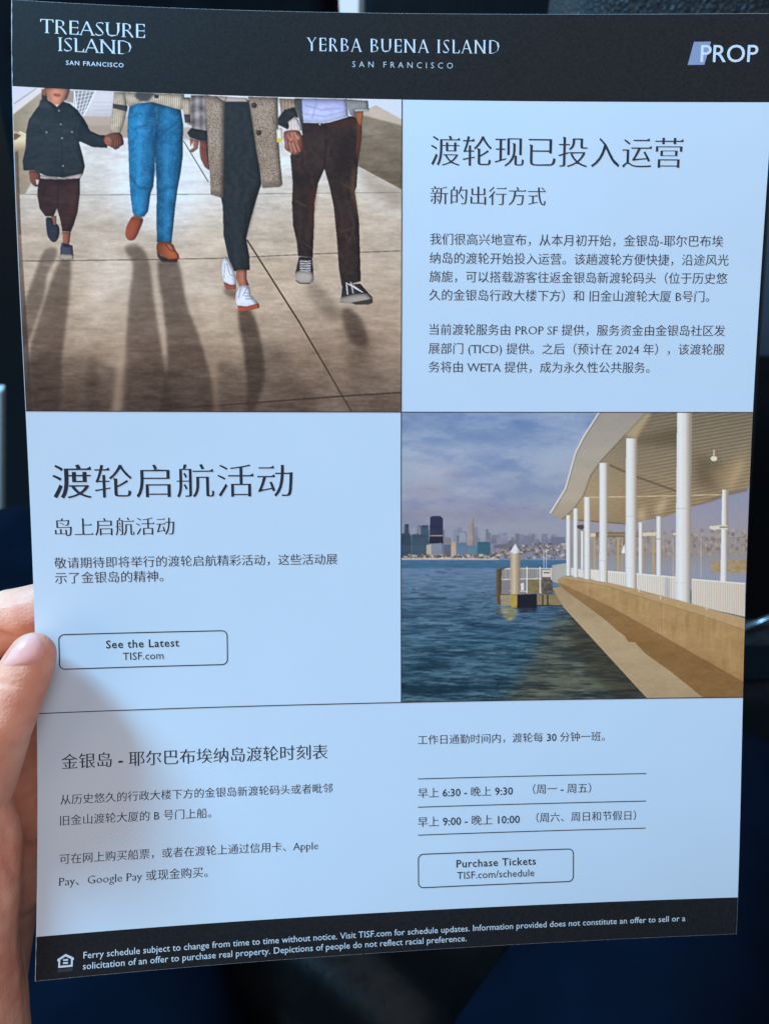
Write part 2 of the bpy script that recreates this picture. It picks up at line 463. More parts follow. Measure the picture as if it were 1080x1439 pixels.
                x = A[0]; y0, y1 = min(A[1], B[1]), max(A[1], B[1])
                poly([(x, y1), (x - .012, y1 - .15), (x + .018, y1 - .13), (x + .07, y0)])
    return np.array(verts), faces, fch

def is_cjk(c): return ord(c) > 0x2e80
HEAD = dict(h=.0180, v=-.0015, kind="song", tri=.055)
HEAVY = dict(h=.012, v=-.014, kind="song", tri=.065)
BODY = dict(h=.008, v=-.001, kind="song", tri=.03)
LOGO = dict(h=.028, v=.003, kind='serif', sw=.055, sh=.018, diag=.020)
LOGO_THIN = dict(h=.030, v=-.006, kind='serif', sw=.045, sh=.014, diag=.026)
BOOK = dict(h=.012, v=-.004, kind="serif", sw=.045, sh=.028, diag=.010)
SANS = dict(h=0.0, v=0.0)
MEDIUM = dict(h=-.010, v=-.012)
LIGHT = dict(h=.014, v=.014)
BOLD = dict(h=-.004, v=-.006)
def lettering(name, lines, material, parent, off=0.05):
    """lines = [(text, u0, u1, v_centre, cjk style, latin style, letter spacing, height factor)]"""
    V = []; F = []; base = 0
    for k, (text, u0, u1, vc, cs, ls, sp, hf) in enumerate(lines):
        small = (u1 - u0) / max(1, len(text)) < 4
        def style_of(i, ch):
            if callable(cs): return cs(i, ch)
            return cs if is_cjk(ch) else ls
        co, faces, fch = compose(text, style_of, sp, 2 if small else 4)
        x0, x1 = co[:, 0].min(), co[:, 0].max(); s = (u1 - u0) / (x1 - x0)
        u = u0 + (co[:, 0] - x0) * s; v = vc - (co[:, 1] - 0.36) * s * hf
        V.append(surf(u, v, off + co[:, 2] * 10)); F += [[base + i for i in f] for f in faces]; base += len(co)
    return link(name, mesh(name, np.concatenate(V), F), parent, material, False)

def tape(name, pts, w, off, material, parent, closed=False):
    """thin ruled line through page points"""
    P = np.array(pts, float)
    if not closed:
        Q = [P[0]]
        for a, b in zip(P, P[1:]):
            n = max(1, int(np.linalg.norm(b - a) / 3))
            Q += [a + (b - a) * (i + 1) / n for i in range(n)]
        P = np.array(Q); d = np.gradient(P, axis=0)
    else: d = np.roll(P, -1, 0) - np.roll(P, 1, 0)
    d /= np.linalg.norm(d, axis=1, keepdims=True); nrm = np.stack([-d[:, 1], d[:, 0]], 1) * w / 2
    A = P + nrm; B = P - nrm; n = len(P)
    V = np.concatenate([surf(A[:, 0], A[:, 1], off), surf(B[:, 0], B[:, 1], off)])
    F = [(i, (i + 1) % n, n + (i + 1) % n, n + i) for i in range(n if closed else n - 1)]
    return link(name, mesh(name, V, F), parent, material, False)
def plate(name, pts, off, material, parent):
    P = np.array(pts, float)
    return link(name, mesh(name, surf(P[:, 0], P[:, 1], off), [list(range(len(P)))]), parent, material, False)

# rules
tape('divider_line', [(0.1, R3), (PW - 0.1, R3)], 0.26, 0.075, M_ink, flyer)
tape('divider_line', [(CU, R1), (CU, R3)], 0.26, 0.070, M_ink, flyer)
tape('divider_line', [(0.1, R2), (PW - 0.1, R2)], 0.22, 0.065, M_ink, flyer)
for v in (226.1, 234.9, 243.6): tape('table_rule', [(113.45, v), (185.5, v)], 0.26, 0.05, M_ink, flyer)

# header
tag(lettering('logo', [('TREASURE', 7.6, 36.0, 6.75, HEAD, LOGO, 1.0, 1.0), ('ISLAND', 12.3, 32.2, 11.55, HEAD, LOGO, 1.0, 1.0),
    ('SAN FRANCISCO', 14.4, 30.0, 16.6, HEAD, MEDIUM, 1.18, 0.95)], M_white, header), 'white serif island logo on two lines with the city below')
tag(lettering('logo', [('YERBA BUENA ISLAND', 81.2, 136.3, 8.95, HEAD, LOGO_THIN, 1.22, 1.28),
    ('SAN FRANCISCO', 94.2, 123.0, 14.3, HEAD, LIGHT, 1.75, 1.0)], M_white, header), 'white wide-spaced island name in the middle of the band')
lg = lettering('logo', [('PROP', 194.3, 210.75, 10.6, HEAD, BOLD, 1.0, .96)], M_white, header, 0.06)
tag(lg, 'white wordmark over a slate blue slanted panel')
def inv(px, py):                   # page spot shown at a photo pixel
    u, v = px * .2, py * .2
    for _ in range(25):
        x, y = page_px(u, v); xu, yu = page_px(u + .01, v); xv, yv = page_px(u, v + .01)
        Jm = np.array([[xu - x, xv - x], [yu - y, yv - y]]) / .01
        d = np.linalg.solve(Jm, np.array([px - x, py - y])); u += d[0]; v += d[1]
    return float(u), float(v)
plate('slanted_panel', [(192.2, 7.55), (197.1, 7.5), (195.5, 13.75), (190.7, 13.8)], 0.045, M_slate, lg)

# right-hand text
lettering('heading', [('渡轮现已投入运营', 116.8, 190.6, 38.1, HEAD, LOGO, 1, 1)], M_ink, flyer)
lettering('subheading', [('新的出行方式', 116.7, 150.6, 50.5, HEAD, LOGO, 1, 1)], M_ink, flyer)
lettering('paragraph', [('我们很高兴地宣布，从本月初开始，金银岛-耶尔巴布埃', 116.7, 203.9, 62.8, BODY, BOOK, 1, 1),
    ('纳岛的渡轮开始投入运营。该趟渡轮方便快捷，沿途风光', 116.6, 205.9, 68.2, BODY, BOOK, 1, 1),
    ('旖旎，可以搭载游客往返金银岛新渡轮码头（位于历史悠', 116.6, 205.8, 73.5, BODY, BOOK, 1, 1),
    ('久的金银岛行政大楼下方）和 旧金山渡轮大厦 B号门。', 116.6, 200.7, 78.8, BODY, BOOK, 1, 1)], M_ink_text, flyer)
lettering('paragraph', [('当前渡轮服务由 PROP SF 提供，服务资金由金银岛社区发', 116.7, 206.0, 88.8, BODY, BOOK, 1, 1),
    ('展部门 (TICD) 提供。之后（预计在 2024 年），该渡轮服', 116.5, 206.1, 94.35, BODY, BOOK, 1, 1),
    ('务将由 WETA 提供，成为永久性公共服务。', 116.6, 183.5, 99.8, BODY, BOOK, 1, 1)], M_ink_text, flyer)
# left-hand text
lettering('heading', [('渡轮启航活动', 6.5, 75.8, 133.75, lambda i, c: HEAVY if i == 0 else HEAD, LOGO, 1, .93)], M_ink, flyer)
lettering('subheading', [('岛上启航活动', 6.5, 40.7, 147.05, HEAD, LOGO, 1, 1)], M_ink, flyer)
lettering('paragraph', [('敬请期待即将举行的渡轮启航精彩活动，这些活动展', 6.1, 89.0, 157.55, BODY, BOOK, 1, 1),
    ('示了金银岛的精神。', 6.1, 37.2, 162.0, BODY, BOOK, 1, 1)], M_ink_text, flyer)
def button(u0, u1, v0, v1, l1, l2):
    r = 1.6; pts = []
    for cx, cy, a in ((u1 - r, v0 + r, -90), (u1 - r, v1 - r, 0), (u0 + r, v1 - r, 90), (u0 + r, v0 + r, 180)):
        for k in range(9): t = R(a + 90 * k / 8); pts.append((cx + r * math.cos(t), cy + r * math.sin(t)))
    full = []
    for a, b in zip(pts, pts[1:] + pts[:1]):
        n = max(1, int(math.dist(a, b) / 2)); full += [(a[0] + (b[0] - a[0]) * i / n, a[1] + (b[1] - a[1]) * i / n) for i in range(n)]
    o = tape('button_frame', full, 0.30, 0.05, M_ink, flyer, True)
    lettering('button_text', [l1, l2], M_ink, o)
button(6.7, 55.65, 178.85, 189.2, ('See the Latest', 20.1, 41.4, 182.1, HEAD, MEDIUM, 1.08, 1.0), ('TISF.com', 24.9, 36.8, 185.85, HEAD, SANS, 1.0, 1.0))
button(113.5, 162.45, 249.6, 260.0, ('Purchase Tickets', 125.4, 150.5, 252.95, HEAD, MEDIUM, 1.08, 1.0), ('TISF.com/schedule', 125.6, 150.0, 256.65, HEAD, SANS, 1.0, 1.0))
# timetable
lettering('subheading', [('金银岛 - 耶尔巴布埃纳岛渡轮时刻表', 6.9, 85.6, 216.9, dict(h=.012, v=-.005, kind='song', tri=.045), MEDIUM, 1, 1)], M_ink, flyer)
lettering('paragraph', [('从历史悠久的行政大楼下方的金银岛新渡轮码头或者毗邻', 6.5, 87.1, 228.1, BODY, SANS, 1, 1),
    ('旧金山渡轮大厦的 B 号门上船。', 6.4, 50.4, 234.2, BODY, SANS, 1, 1)], M_ink_text, flyer)
lettering('paragraph', [('可在网上购买船票，或者在渡轮上通过信用卡、Apple', 6.3, 82.6, 245.45, BODY, BOOK, 1, 1),
    ('Pay、Google Pay 或现金购买。', 6.1, 49.3, 251.85, BODY, BOOK, 1, 1)], M_ink_text, flyer)
lettering('timetable_text', [('工作日通勤时间内，渡轮每 30 分钟一班。', 113.5, 172.2, 214.0, BODY, MEDIUM, 1, 1)], M_ink_text, flyer)
lettering('timetable_text', [('早上 6:30 - 晚上 9:30', 113.5, 143.2, 230.6, BODY, MEDIUM, 1, 1), ('（周一 - 周五）', 149.5, 168.0, 230.35, BODY, MEDIUM, 1, 1)], M_ink_text, flyer)
lettering('timetable_text', [('早上 9:00 - 晚上 10:00', 113.4, 145.4, 239.6, BODY, MEDIUM, 1, 1), ('（周六、周日和节假日）', 150.6, 182.4, 239.4, BODY, MEDIUM, 1, 1)], M_ink_text, flyer)
# footer
lettering('small_print', [('Ferry schedule subject to change from time to time without notice. Visit TISF.com for schedule updates. Information provided does not constitute an offer to sell or a', 13.4, 198.9, 273.35, SANS, SANS, 1.0, 1.0),
    ('solicitation of an offer to purchase real property. Depictions of people do not reflect racial preference.', 13.3, 128.5, 276.4, SANS, SANS, 1.0, 1.0)], M_white, footer)
def house_icon():
    x0, x1 = 6.1, 10.7; c = (x0 + x1) / 2
    V = []; F = []
    def add(pts):
        i0 = len(V); V.extend(pts); F.append(list(range(i0, i0 + len(pts))))
    def ring(outer, inner):
        n = len(outer)
        for i in range(n):
            j = (i + 1) % n; add([outer[i], outer[j], inner[j], inner[i]])
    ring([(c, 272.55), (x1, 273.85), (x1, 274.45), (x1 - .28, 274.45), (x1 - .28, 276.3), (x0 + .28, 276.3), (x0 + .28, 274.45), (x0, 274.45), (x0, 273.85)],
         [(c, 273.25), (x1 - .8, 274.1), (x1 - .8, 274.3), (x1 - .8, 274.45), (x1 - .8, 275.75), (x0 + .8, 275.75), (x0 + .8, 274.45), (x0 + .8, 274.3), (x0 + .8, 274.1)])
    for v in (274.0, 274.85): add([(c - .7, v), (c + .7, v), (c + .7, v + .5), (c - .7, v + .5)])
    V_ = np.array(V)
    o = link('house_icon', mesh('house_icon', surf(V_[:, 0], V_[:, 1], 0.05), F), footer, M_white, False)
    lettering('icon_caption', [('EQUAL HOUSING', x0 + .2, x1 - .3, 276.85, SANS, SANS, 1, 1), ('OPPORTUNITY', x0 + .2, x1 - .3, 277.32, SANS, SANS, 1, 1)], M_dim, o)
house_icon()

# ------------------------------------------------------------------ the two printed photographs
# Flat pictures printed on the sheet.  Each is painted here, shape by shape, on a canvas
# laid out in the photo's own pixels, then stored as the ink colour of a fine grid on the sheet.
def blur(a, s):
    if s <= 0.05: return a
    r = max(1, int(math.ceil(2.6 * s))); k = np.exp(-0.5 * (np.arange(-r, r + 1) / s) ** 2); k /= k.sum()
    for ax in (0, 1):
        pad = [(0, 0)] * a.ndim; pad[ax] = (r, r)
        p = np.pad(a, pad, mode='edge'); out = 0
        for i, w in enumerate(k):
            sl = [slice(None)] * a.ndim; sl[ax] = slice(i, i + a.shape[ax]); out = out + w * p[tuple(sl)]
        a = out
    return a
def spline(P, n=6):
    P = np.array(P, float); m = len(P); out = []
    for i in range(m):
        p0, p1, p2, p3 = P[i - 1], P[i], P[(i + 1) % m], P[(i + 2) % m]
        for f in np.arange(n) / n:
            out.append(0.5 * (2 * p1 + (p2 - p0) * f + (2 * p0 - 5 * p1 + 4 * p2 - p3) * f * f + (3 * p1 - 3 * p2 + p3 - p0) * f ** 3))
    return np.array(out)
class Canvas:
    SS = 2
    def __init__(s, x0, y0, x1, y1, seed=1):
        s.x0, s.y0 = x0, y0; s.w = int((x1 - x0) * s.SS); s.h = int((y1 - y0) * s.SS)
        s.a = np.zeros((s.h, s.w, 3)); s.rs = np.random.RandomState(seed)
        s.X = x0 + (np.arange(s.w) + .5) / s.SS; s.Y = y0 + (np.arange(s.h) + .5) / s.SS
        s.clip = None; s.vol = 0.0
    def noise(s, sx, sy=None, octv=3):
        sy = sy or sx; out = np.zeros((s.h, s.w)); amp = 1; tot = 0
        for o in range(octv):
            cx, cy = max(sx / 2 ** o, .5), max(sy / 2 ** o, .5)
            nx, ny = int(s.w / s.SS / cx) + 3, int(s.h / s.SS / cy) + 3
            g = s.rs.rand(ny, nx) * 2 - 1
            fx = np.arange(s.w) / s.SS / cx; fy = np.arange(s.h) / s.SS / cy
            ix, iy = fx.astype(int), fy.astype(int); tx, ty = fx - ix, fy - iy
            tx = tx * tx * (3 - 2 * tx); ty = (ty * ty * (3 - 2 * ty))[:, None]
            a = g[iy][:, ix] * (1 - tx) + g[iy][:, ix + 1] * tx; b = g[iy + 1][:, ix] * (1 - tx) + g[iy + 1][:, ix + 1] * tx
            out += amp * (a * (1 - ty) + b * ty); tot += amp; amp *= .6
        return out / tot * 1.5
    def mask(s, P, soft=.5):
        P = np.asarray(P, float); pad = int(3 * soft * s.SS) + 3
        i0 = max(0, int((P[:, 0].min() - s.x0) * s.SS) - pad); i1 = min(s.w, int((P[:, 0].max() - s.x0) * s.SS) + pad)
        j0 = max(0, int((P[:, 1].min() - s.y0) * s.SS) - pad); j1 = min(s.h, int((P[:, 1].max() - s.y0) * s.SS) + pad)
        if i1 <= i0 or j1 <= j0: return None
        X = s.X[i0:i1][None]; Y = s.Y[j0:j1][:, None]; m = np.zeros((j1 - j0, i1 - i0), bool)
        for (xa, ya), (xb, yb) in zip(P, np.roll(P, -1, 0)):
            if ya == yb: continue
            c = (ya > Y) != (yb > Y)
            m ^= c & (X < (xb - xa) * (Y - ya) / (yb - ya) + xa)
        m = blur(m.astype(float), soft * s.SS)
        return m, slice(j0, j1), slice(i0, i1)
    def put(s, mk, col, alpha=1.0):
        if mk is None: return
        m, j, i = mk; m = (m * alpha)[..., None]
        if s.clip is not None: m = m * s.clip[j, i][..., None]
        c = col(s.X[i][None] + 0 * s.Y[j][:, None], s.Y[j][:, None] + 0 * s.X[i][None], j, i) if callable(col) else np.array(col, float)
        s.a[j, i] = s.a[j, i] * (1 - m) + c * m
    def poly(s, P, col, soft=.5, alpha=1.0, curve=False):
        mk = s.mask(spline(P) if curve else P, soft); s.put(mk, col, alpha)
        if s.vol and mk is not None and alpha > .9:          # round the shape off: darker turning edges, light from behind on the left
            m, j, i = mk; area = m.sum() / s.SS ** 2
            if area > 40:
                r = min(4.2, math.sqrt(area) / 7) * s.SS; p = int(3 * r)
                h = blur(np.pad(m, p), r)[p:-p, p:-p]; gy, gx = np.gradient(blur(np.pad(m, p), r * .7)[p:-p, p:-p]); g = np.clip((gx * -.8 + gy * .35) * r * 1.6, -1, 1)
                f = 1 + s.vol * ((h - .86) * 1.1 - g * .45)
                s.a[j, i] *= 1 + (f - 1)[..., None] * m[..., None]
    def line(s, P, w, col, alpha=1.0, soft=.4):
        P = np.asarray(P, float)
        for a, b in zip(P, P[1:]):
            d = b - a; L = np.linalg.norm(d) or 1; n = np.array([-d[1], d[0]]) / L * w / 2; e = d / L * w * .15
            s.put(s.mask([a - e + n, b + e + n, b + e - n, a - e - n], soft), col, alpha)
    def disc(s, x, y, rx, ry, col, soft=.5, alpha=1.0, rot=0):
        t = np.linspace(0, 2 * np.pi, 28)[:-1]; c, n = math.cos(rot), math.sin(rot)
        s.put(s.mask(np.stack([x + rx * np.cos(t) * c - ry * np.sin(t) * n, y + rx * np.cos(t) * n + ry * np.sin(t) * c], 1), soft), col, alpha)
    def sample(s, x, y):
        fx = np.clip((x - s.x0) * s.SS - .5, 0, s.w - 1.001); fy = np.clip((y - s.y0) * s.SS - .5, 0, s.h - 1.001)
        i, j = fx.astype(int), fy.astype(int); tx, ty = (fx - i)[..., None], (fy - j)[..., None]; a = s.a
        return (a[j, i] * (1 - tx) + a[j, i + 1] * tx) * (1 - ty) + (a[j + 1, i] * (1 - tx) + a[j + 1, i + 1] * tx) * ty
def frame(ox, oy, k): return lambda *c: [(ox + c[i] / k, oy + c[i + 1] / k) for i in range(0, len(c), 2)]
def vgrad(stops):
    ys = [q[0] for q in stops]
    def f(X, Y, j, i): return np.stack([np.interp(Y, ys, [q[1][k] for q in stops]) for k in range(3)], -1)
    return f
def hgrad(stops):
    xs = [q[0] for q in stops]
    def f(X, Y, j, i): return np.stack([np.interp(X, xs, [q[1][k] for q in stops]) for k in range(3)], -1)
    return f

def walkers():
    c = Canvas(10, 112, 575, 588, 3); A = frame(10, 110, 5.332); B = frame(150, 110, 5.14); C = frame(250, 120, 4.36); Dd = frame(370, 120, 4.36); E = frame(20, 320, 1.964)
    n1, n2, n3, n4 = c.noise(26, 16, 4), c.noise(7, 4, 3), c.noise(1.3, 1.3, 1), c.noise(60, 60, 2)
    n5 = c.noise(18, 3.5, 3); n6 = c.noise(40, 9, 4); n3 = n3 * .45; tex = (n1 * 9 + n2 * 5 + n5 * 7 + n6 * 9 + n3 * 2)[..., None]
    def on(col, amt=1.0, t=tex):
        f = col if callable(col) else (lambda X, Y, j, i: np.array(col, float) + np.zeros(X.shape + (3,)))
        return lambda X, Y, j, i: f(X, Y, j, i) + t[j, i] * amt
    full = [(0, 100), (600, 100), (600, 600), (0, 600)]
    # floor
    c.poly(full, on(vgrad([(190, (204, 212, 222)), (240, (202, 208, 212)), (275, (194, 195, 192)), (320, (182, 176, 165)), (366, (180, 171, 158)), (410, (180, 170, 156)), (450, (174, 163, 148)), (490, (154, 141, 126)), (530, (126, 113, 100)), (577, (102, 90, 80))]), 1.15))
    # cool sheen and warm side
    for x, y, rx, ry, col, al in ((235, 262, 80, 60, (214, 230, 246), .85), (292, 200, 30, 40, (205, 224, 240), .7), (120, 250, 40, 50, (196, 204, 206), .4), (290, 330, 30, 70, (196, 190, 178), .35),
                                  (152, 400, 30, 70, (212, 208, 200), .7), (264, 410, 22, 70, (208, 201, 190), .65), (166, 450, 12, 50, (196, 186, 170), .5), (300, 420, 20, 60, (190, 178, 158), .4), (100, 400, 14, 40, (190, 178, 160), .4), (165, 395, 14, 20, (205, 208, 212), .5), (288, 402, 26, 8, (206, 216, 224), .5), (265, 455, 22, 60, (158, 142, 124), .4),
                                  (480, 330, 60, 60, (182, 168, 150), .45), (430, 300, 20, 60, (196, 186, 172), .4), (390, 400, 50, 40, (184, 170, 150), .4), (350, 470, 26, 40, (160, 144, 124), .4), (430, 470, 30, 40, (140, 124, 108), .4), (520, 460, 50, 50, (132, 112, 96), .35), (460, 505, 60, 40, (118, 99, 84), .4), (160, 470, 24, 60, (150, 134, 116), .4)):
        c.disc(x, y, rx, ry, on(col, .9), 16, al)
    # far background above the floor
    c.poly(A(500, 60, 920, 60, 920, 300, 500, 300), (186, 190, 204), 1)
    c.poly(A(640, 100, 800, 100, 790, 210, 600, 240), (200, 206, 220), 3, .8)
    for y in (180, 210, 240, 270): c.line(A(640, y, 900, y), 1.0, (165, 166, 180), .5)
    c.poly(A(560, 285, 920, 285, 920, 360, 580, 360), (172, 160, 150), 1); c.poly(A(560, 355, 920, 355, 920, 445, 560, 445), (150, 136, 118), 1, .85)
    c.poly(B(540, 100, 720, 100, 720, 360, 540, 360), (196, 206, 222), 1.5)
    c.poly(B(540, 355, 720, 355, 720, 440, 545, 440), (160, 152, 146), 1.2, .8)
    # left parapet
    c.poly([(0, 100), (80, 100), (72, 130), (22, 160), (0, 170)], (196, 202, 224), .6)
    c.line([(20, 146), (52, 124)], 1.4, (150, 144, 150)); c.poly([(15, 156), (56, 121), (60, 131), (15, 166)], (206, 206, 212), .8)
    c.poly([(15, 164), (58, 130), (66, 122), (80, 128), (70, 210), (36, 272), (15, 276)], on(hgrad([(18, (140, 130, 112)), (60, (166, 158, 142))]), .5), .6)
    c.poly([(22, 212), (28, 300), (36, 420), (46, 577), (10, 590), (10, 212)], on(vgrad([(210, (118, 104, 92)), (330, (122, 110, 104)), (430, (96, 88, 84)), (577, (74, 69, 70))]), .5), .7)
    c.poly([(22, 212), (26, 212), (30, 330), (27, 330)], (82, 68, 58), .6, .8)
    c.poly(A(40, 405, 60, 398, 130, 415, 175, 440, 170, 475, 120, 525, 40, 560), vgrad([(185, (196, 178, 146)), (196, (224, 212, 182)), (212, (150, 132, 104))]), .6)
    c.poly(A(40, 418, 70, 410, 108, 430, 70, 460, 40, 468), (104, 82, 62), .6)
    c.line(A(95, 400, 150, 425, 172, 455), 1.6, (236, 228, 206))
    # fence behind the child
    c.poly(A(455, 90, 510, 95, 520, 190, 440, 175), (150, 138, 134), 1); c.poly(A(505, 95, 670, 95, 575, 280, 520, 240), (126, 132, 146), .6)
    for k in range(6): c.line(A(508 + 30 * k, 95, 490 + 21 * k, 300 - 10 * k), 1.0, (222, 226, 236))
    for k in range(7): c.line(A(505, 120 + 30 * k, 670 - 14 * k, 95 + 28 * k), .8, (214, 220, 230))
    c.line(A(668, 95, 575, 280), 1.4, (232, 236, 244)); c.line(A(505, 95, 520, 230), 1.6, (228, 230, 238))
    # right wall
    c.poly([(500, 120), (575, 120), (575, 175), (500, 160)], (190, 208, 230), .6)
    c.poly(Dd(600, 160, 690, 122, 850, 210, 850, 250, 620, 195), on((176, 170, 160), .5), .6)
    c.poly(Dd(600, 180, 850, 246, 850, 640, 575, 492), on(vgrad([(160, (122, 116, 104)), (220, (112, 105, 92)), (260, (92, 84, 72))]), .9), .6)
    c.line(Dd(610, 182, 850, 247), 1.2, (150, 146, 134))
    c.poly(Dd(575, 490, 850, 635, 850, 760, 640, 640), (126, 112, 92), 6, .5)
    # joints in the concrete
    dk = (88, 80, 72)
    c.line([(24, 273), (120, 274), (300, 273), (563, 270.5)], 1.1, (120, 116, 110), .8)
    c.line([(28, 367), (200, 365), (310, 363), (440, 357), (563, 352.5)], 1.3, dk, .85)
    c.line([(258, 198), (293, 256)], 1.5, (96, 94, 92)); c.line([(347, 337), (420, 452), (481, 557), (495, 580)], 2.3, (58, 48, 42))
    c.line([(347, 337), (495, 580)], 1.0, (150, 134, 116), .35)
    c.line([(215, 576.5), (330, 568), (478, 557), (566, 551.5)], 2.2, (58, 48, 42), .9)
    # long shadows towards the viewer
    sh = (58, 47, 40)
    for P, al, so in ((E(85, 62, 118, 58, 112, 90, 92, 130, 80, 200, 30, 330, 25, 230, 60, 120), .55, 2.5), (E(126, 92, 156, 92, 152, 190, 140, 300, 132, 360, 120, 520, 30, 520, 40, 360, 85, 200), .62, 3),
                      (E(60, 350, 140, 352, 215, 358, 228, 400, 226, 520, 60, 520), .35, 5), (E(205, 372, 262, 380, 292, 402, 268, 520, 205, 520), .42, 5),
                      (E(305, 56, 345, 50, 372, 92, 386, 200, 412, 372, 430, 520, 288, 520, 306, 350, 318, 190, 328, 105), .60, 3), (E(398, 90, 450, 90, 478, 215, 520, 330, 556, 520, 412, 520, 424, 360, 406, 200), .66, 3),
                      (E(300, 400, 440, 380, 555, 480, 560, 520, 285, 520), .25, 8), (E(618, 232, 656, 232, 682, 320, 690, 420, 650, 520, 640, 400, 632, 330), .78, 3), (E(560, 385, 600, 375, 640, 440, 650, 520, 565, 520), .38, 6),
                      (E(640, 350, 720, 320, 790, 400, 840, 520, 650, 520), .40, 9), (E(905, 232, 930, 226, 962, 262, 975, 320, 940, 325, 915, 290), .72, 4), (E(915, 290, 975, 310, 1010, 400, 1060, 520, 930, 520, 920, 400), .30, 9),
                      (E(800, 152, 830, 150, 880, 200, 900, 260, 850, 240), .38, 7), (E(578, 168, 618, 172, 622, 196, 590, 190), .55, 3), (E(30, 430, 300, 430, 560, 470, 560, 520, 30, 520), .22, 14)):
        c.poly(P, on(sh, .7), so * .75, al * .95, True)
    c.poly(E(286, 330, 312, 330, 296, 520, 270, 520), (172, 158, 138), 4, .6); c.poly(E(400, 190, 408, 190, 420, 352, 412, 352), (178, 166, 148), 2, .7); c.poly(E(540, 380, 558, 370, 566, 520, 552, 520), (150, 130, 110), 3, .45)
    c.poly(E(480, 190, 500, 190, 560, 380, 548, 400), (150, 134, 116), 4, .35)

    # --- child
    c.vol = .62
    skin, skin2, skin3 = (168, 110, 88), (140, 84, 66), (110, 62, 50)
    c.poly(A(265, 85, 300, 85, 300, 165, 260, 170), (40, 38, 44), .8); c.poly(A(440, 85, 470, 90, 450, 150, 430, 175), (52, 44, 46), .8)
    c.poly(A(290, 70, 460, 70, 452, 120, 430, 165, 412, 205, 345, 205, 310, 150, 295, 110), hgrad([(64, (142, 92, 74)), (78, (190, 132, 108)), (95, (150, 98, 80))]), .6, 1, True)
    c.poly(A(352, 112, 400, 120, 398, 138, 370, 140, 352, 130), (150, 74, 66), .8, .8, True); c.line(A(350, 124, 402, 127), .8, (104, 46, 42), .8)
    c.poly(A(258, 85, 290, 85, 296, 130, 270, 128), skin2, .6, .9)
    c.poly(A(360, 196, 412, 196, 405, 222, 372, 218), (206, 196, 190), .6)
    jk = (33, 42, 50)
    c.poly(A(290, 165, 330, 180, 375, 215, 420, 175, 470, 190, 530, 240, 580, 310, 608, 360, 604, 400, 540, 480, 570, 590, 584, 660, 570, 715, 430, 745, 300, 735, 200, 690, 125, 690, 118, 620, 140, 520, 145, 400, 165, 310, 220, 230, 260, 180), on(jk, .55), .5)
    c.poly(A(560, 300, 625, 395, 690, 425, 760, 430, 750, 522, 640, 515, 540, 470, 530, 400), on((30, 38, 47), .5), .5)
    c.poly(A(250, 165, 300, 160, 340, 200, 380, 260, 300, 240, 240, 220), on((46, 50, 62), .5), .8)
    for P in (A(150, 400, 240, 360, 300, 470), A(540, 480, 500, 420, 520, 330), A(400, 230, 410, 500, 420, 740), A(170, 600, 300, 560), A(640, 440, 600, 400)): c.line(P, 1.2, (20, 26, 32), .6, .7)
    for P in (A(200, 300, 160, 420), A(480, 520, 560, 660), A(620, 420, 720, 470)): c.line(P, 1.6, (58, 66, 74), .4, .9)
    for x, y in ((390, 243), (404, 345), (297, 405), (488, 403), (413, 449), (421, 657)): c.disc(*A(x, y)[0], 1.4, 1.4, (120, 136, 150), .5)
    c.poly(A(240, 722, 400, 750, 575, 712, 548, 752, 400, 756, 245, 748), (186, 172, 172), .4)
    c.poly(A(172, 695, 240, 705, 250, 750, 225, 770, 238, 800, 215, 812, 180, 780, 170, 735), hgrad([(42, (120, 72, 60)), (56, (96, 54, 46))]), .5, 1, True)
    c.poly(A(216, 760, 232, 758, 236, 796, 222, 796), (190, 190, 190), .4)
    pt = lambda X, Y, j, i: np.array((52, 34, 36.)) + tex[j, i] * .5
    c.poly(A(245, 752, 400, 758, 548, 750, 545, 880, 530, 1000, 500, 1100, 478, 1152, 415, 1145, 400, 1060, 375, 975, 350, 1035, 290, 1035, 245, 975, 238, 930, 228, 880, 232, 800), pt, .5)
    for P in (A(385, 790, 380, 960), A(250, 940, 330, 960), A(290, 800, 270, 900)): c.line(P, 1.4, (28, 20, 26), .7, .8)
    c.poly(A(480, 800, 540, 790, 520, 1000, 480, 1100, 470, 1000), (78, 46, 40), 3, .5)
    c.poly(A(330, 1035, 370, 1030, 372, 1095, 340, 1090), (120, 82, 72), .5); c.poly(A(296, 1045, 335, 1050, 350, 1095, 378, 1095, 394, 1130, 388, 1190, 365, 1224, 335, 1222, 306, 1180, 294, 1100), on((40, 48, 66), .4), .5, 1, True)
    c.poly(A(416, 1150, 478, 1155, 470, 1225, 462, 1250, 420, 1235), hgrad([(88, (150, 96, 78)), (98, (112, 66, 52))]), .5)
    c.poly(A(410, 1232, 465, 1245, 492, 1255, 498, 1330, 400, 1330, 400, 1280), on((58, 62, 88), .4), .5); c.poly(A(396, 1316, 500, 1322, 498, 1356, 440, 1362, 392, 1350), (150, 148, 140), .5)
    c.poly(A(425, 1242, 470, 1250, 466, 1270, 420, 1262), (34, 36, 52), .6)

    # --- woman in blue jeans
    gx, gy = np.meshgrid(c.X, c.Y); f1, f2 = c.noise(22, 20, 3), c.noise(30, 24, 3)
    fold = np.tanh(1.6 * np.sin(gx * .33 + gy * .16 + 5.5 * f1)) * (.45 + .55 * f2); fold2 = np.tanh(1.5 * np.sin(gx * .42 - gy * .12 + 6 * f2)) * (.5 + .5 * f1)
    knit = lambda X, Y, j, i: np.array((176, 168, 154.)) + (26 * np.sin(X * 2.2 + .12 * Y) * (.6 + .4 * n2[j, i]) + 12 * n2[j, i] - 14)[..., None]
    c.poly(B(55, 100, 135, 100, 150, 215, 125, 330, 100, 400, 25, 395, 30, 290, 45, 200), knit, .5)
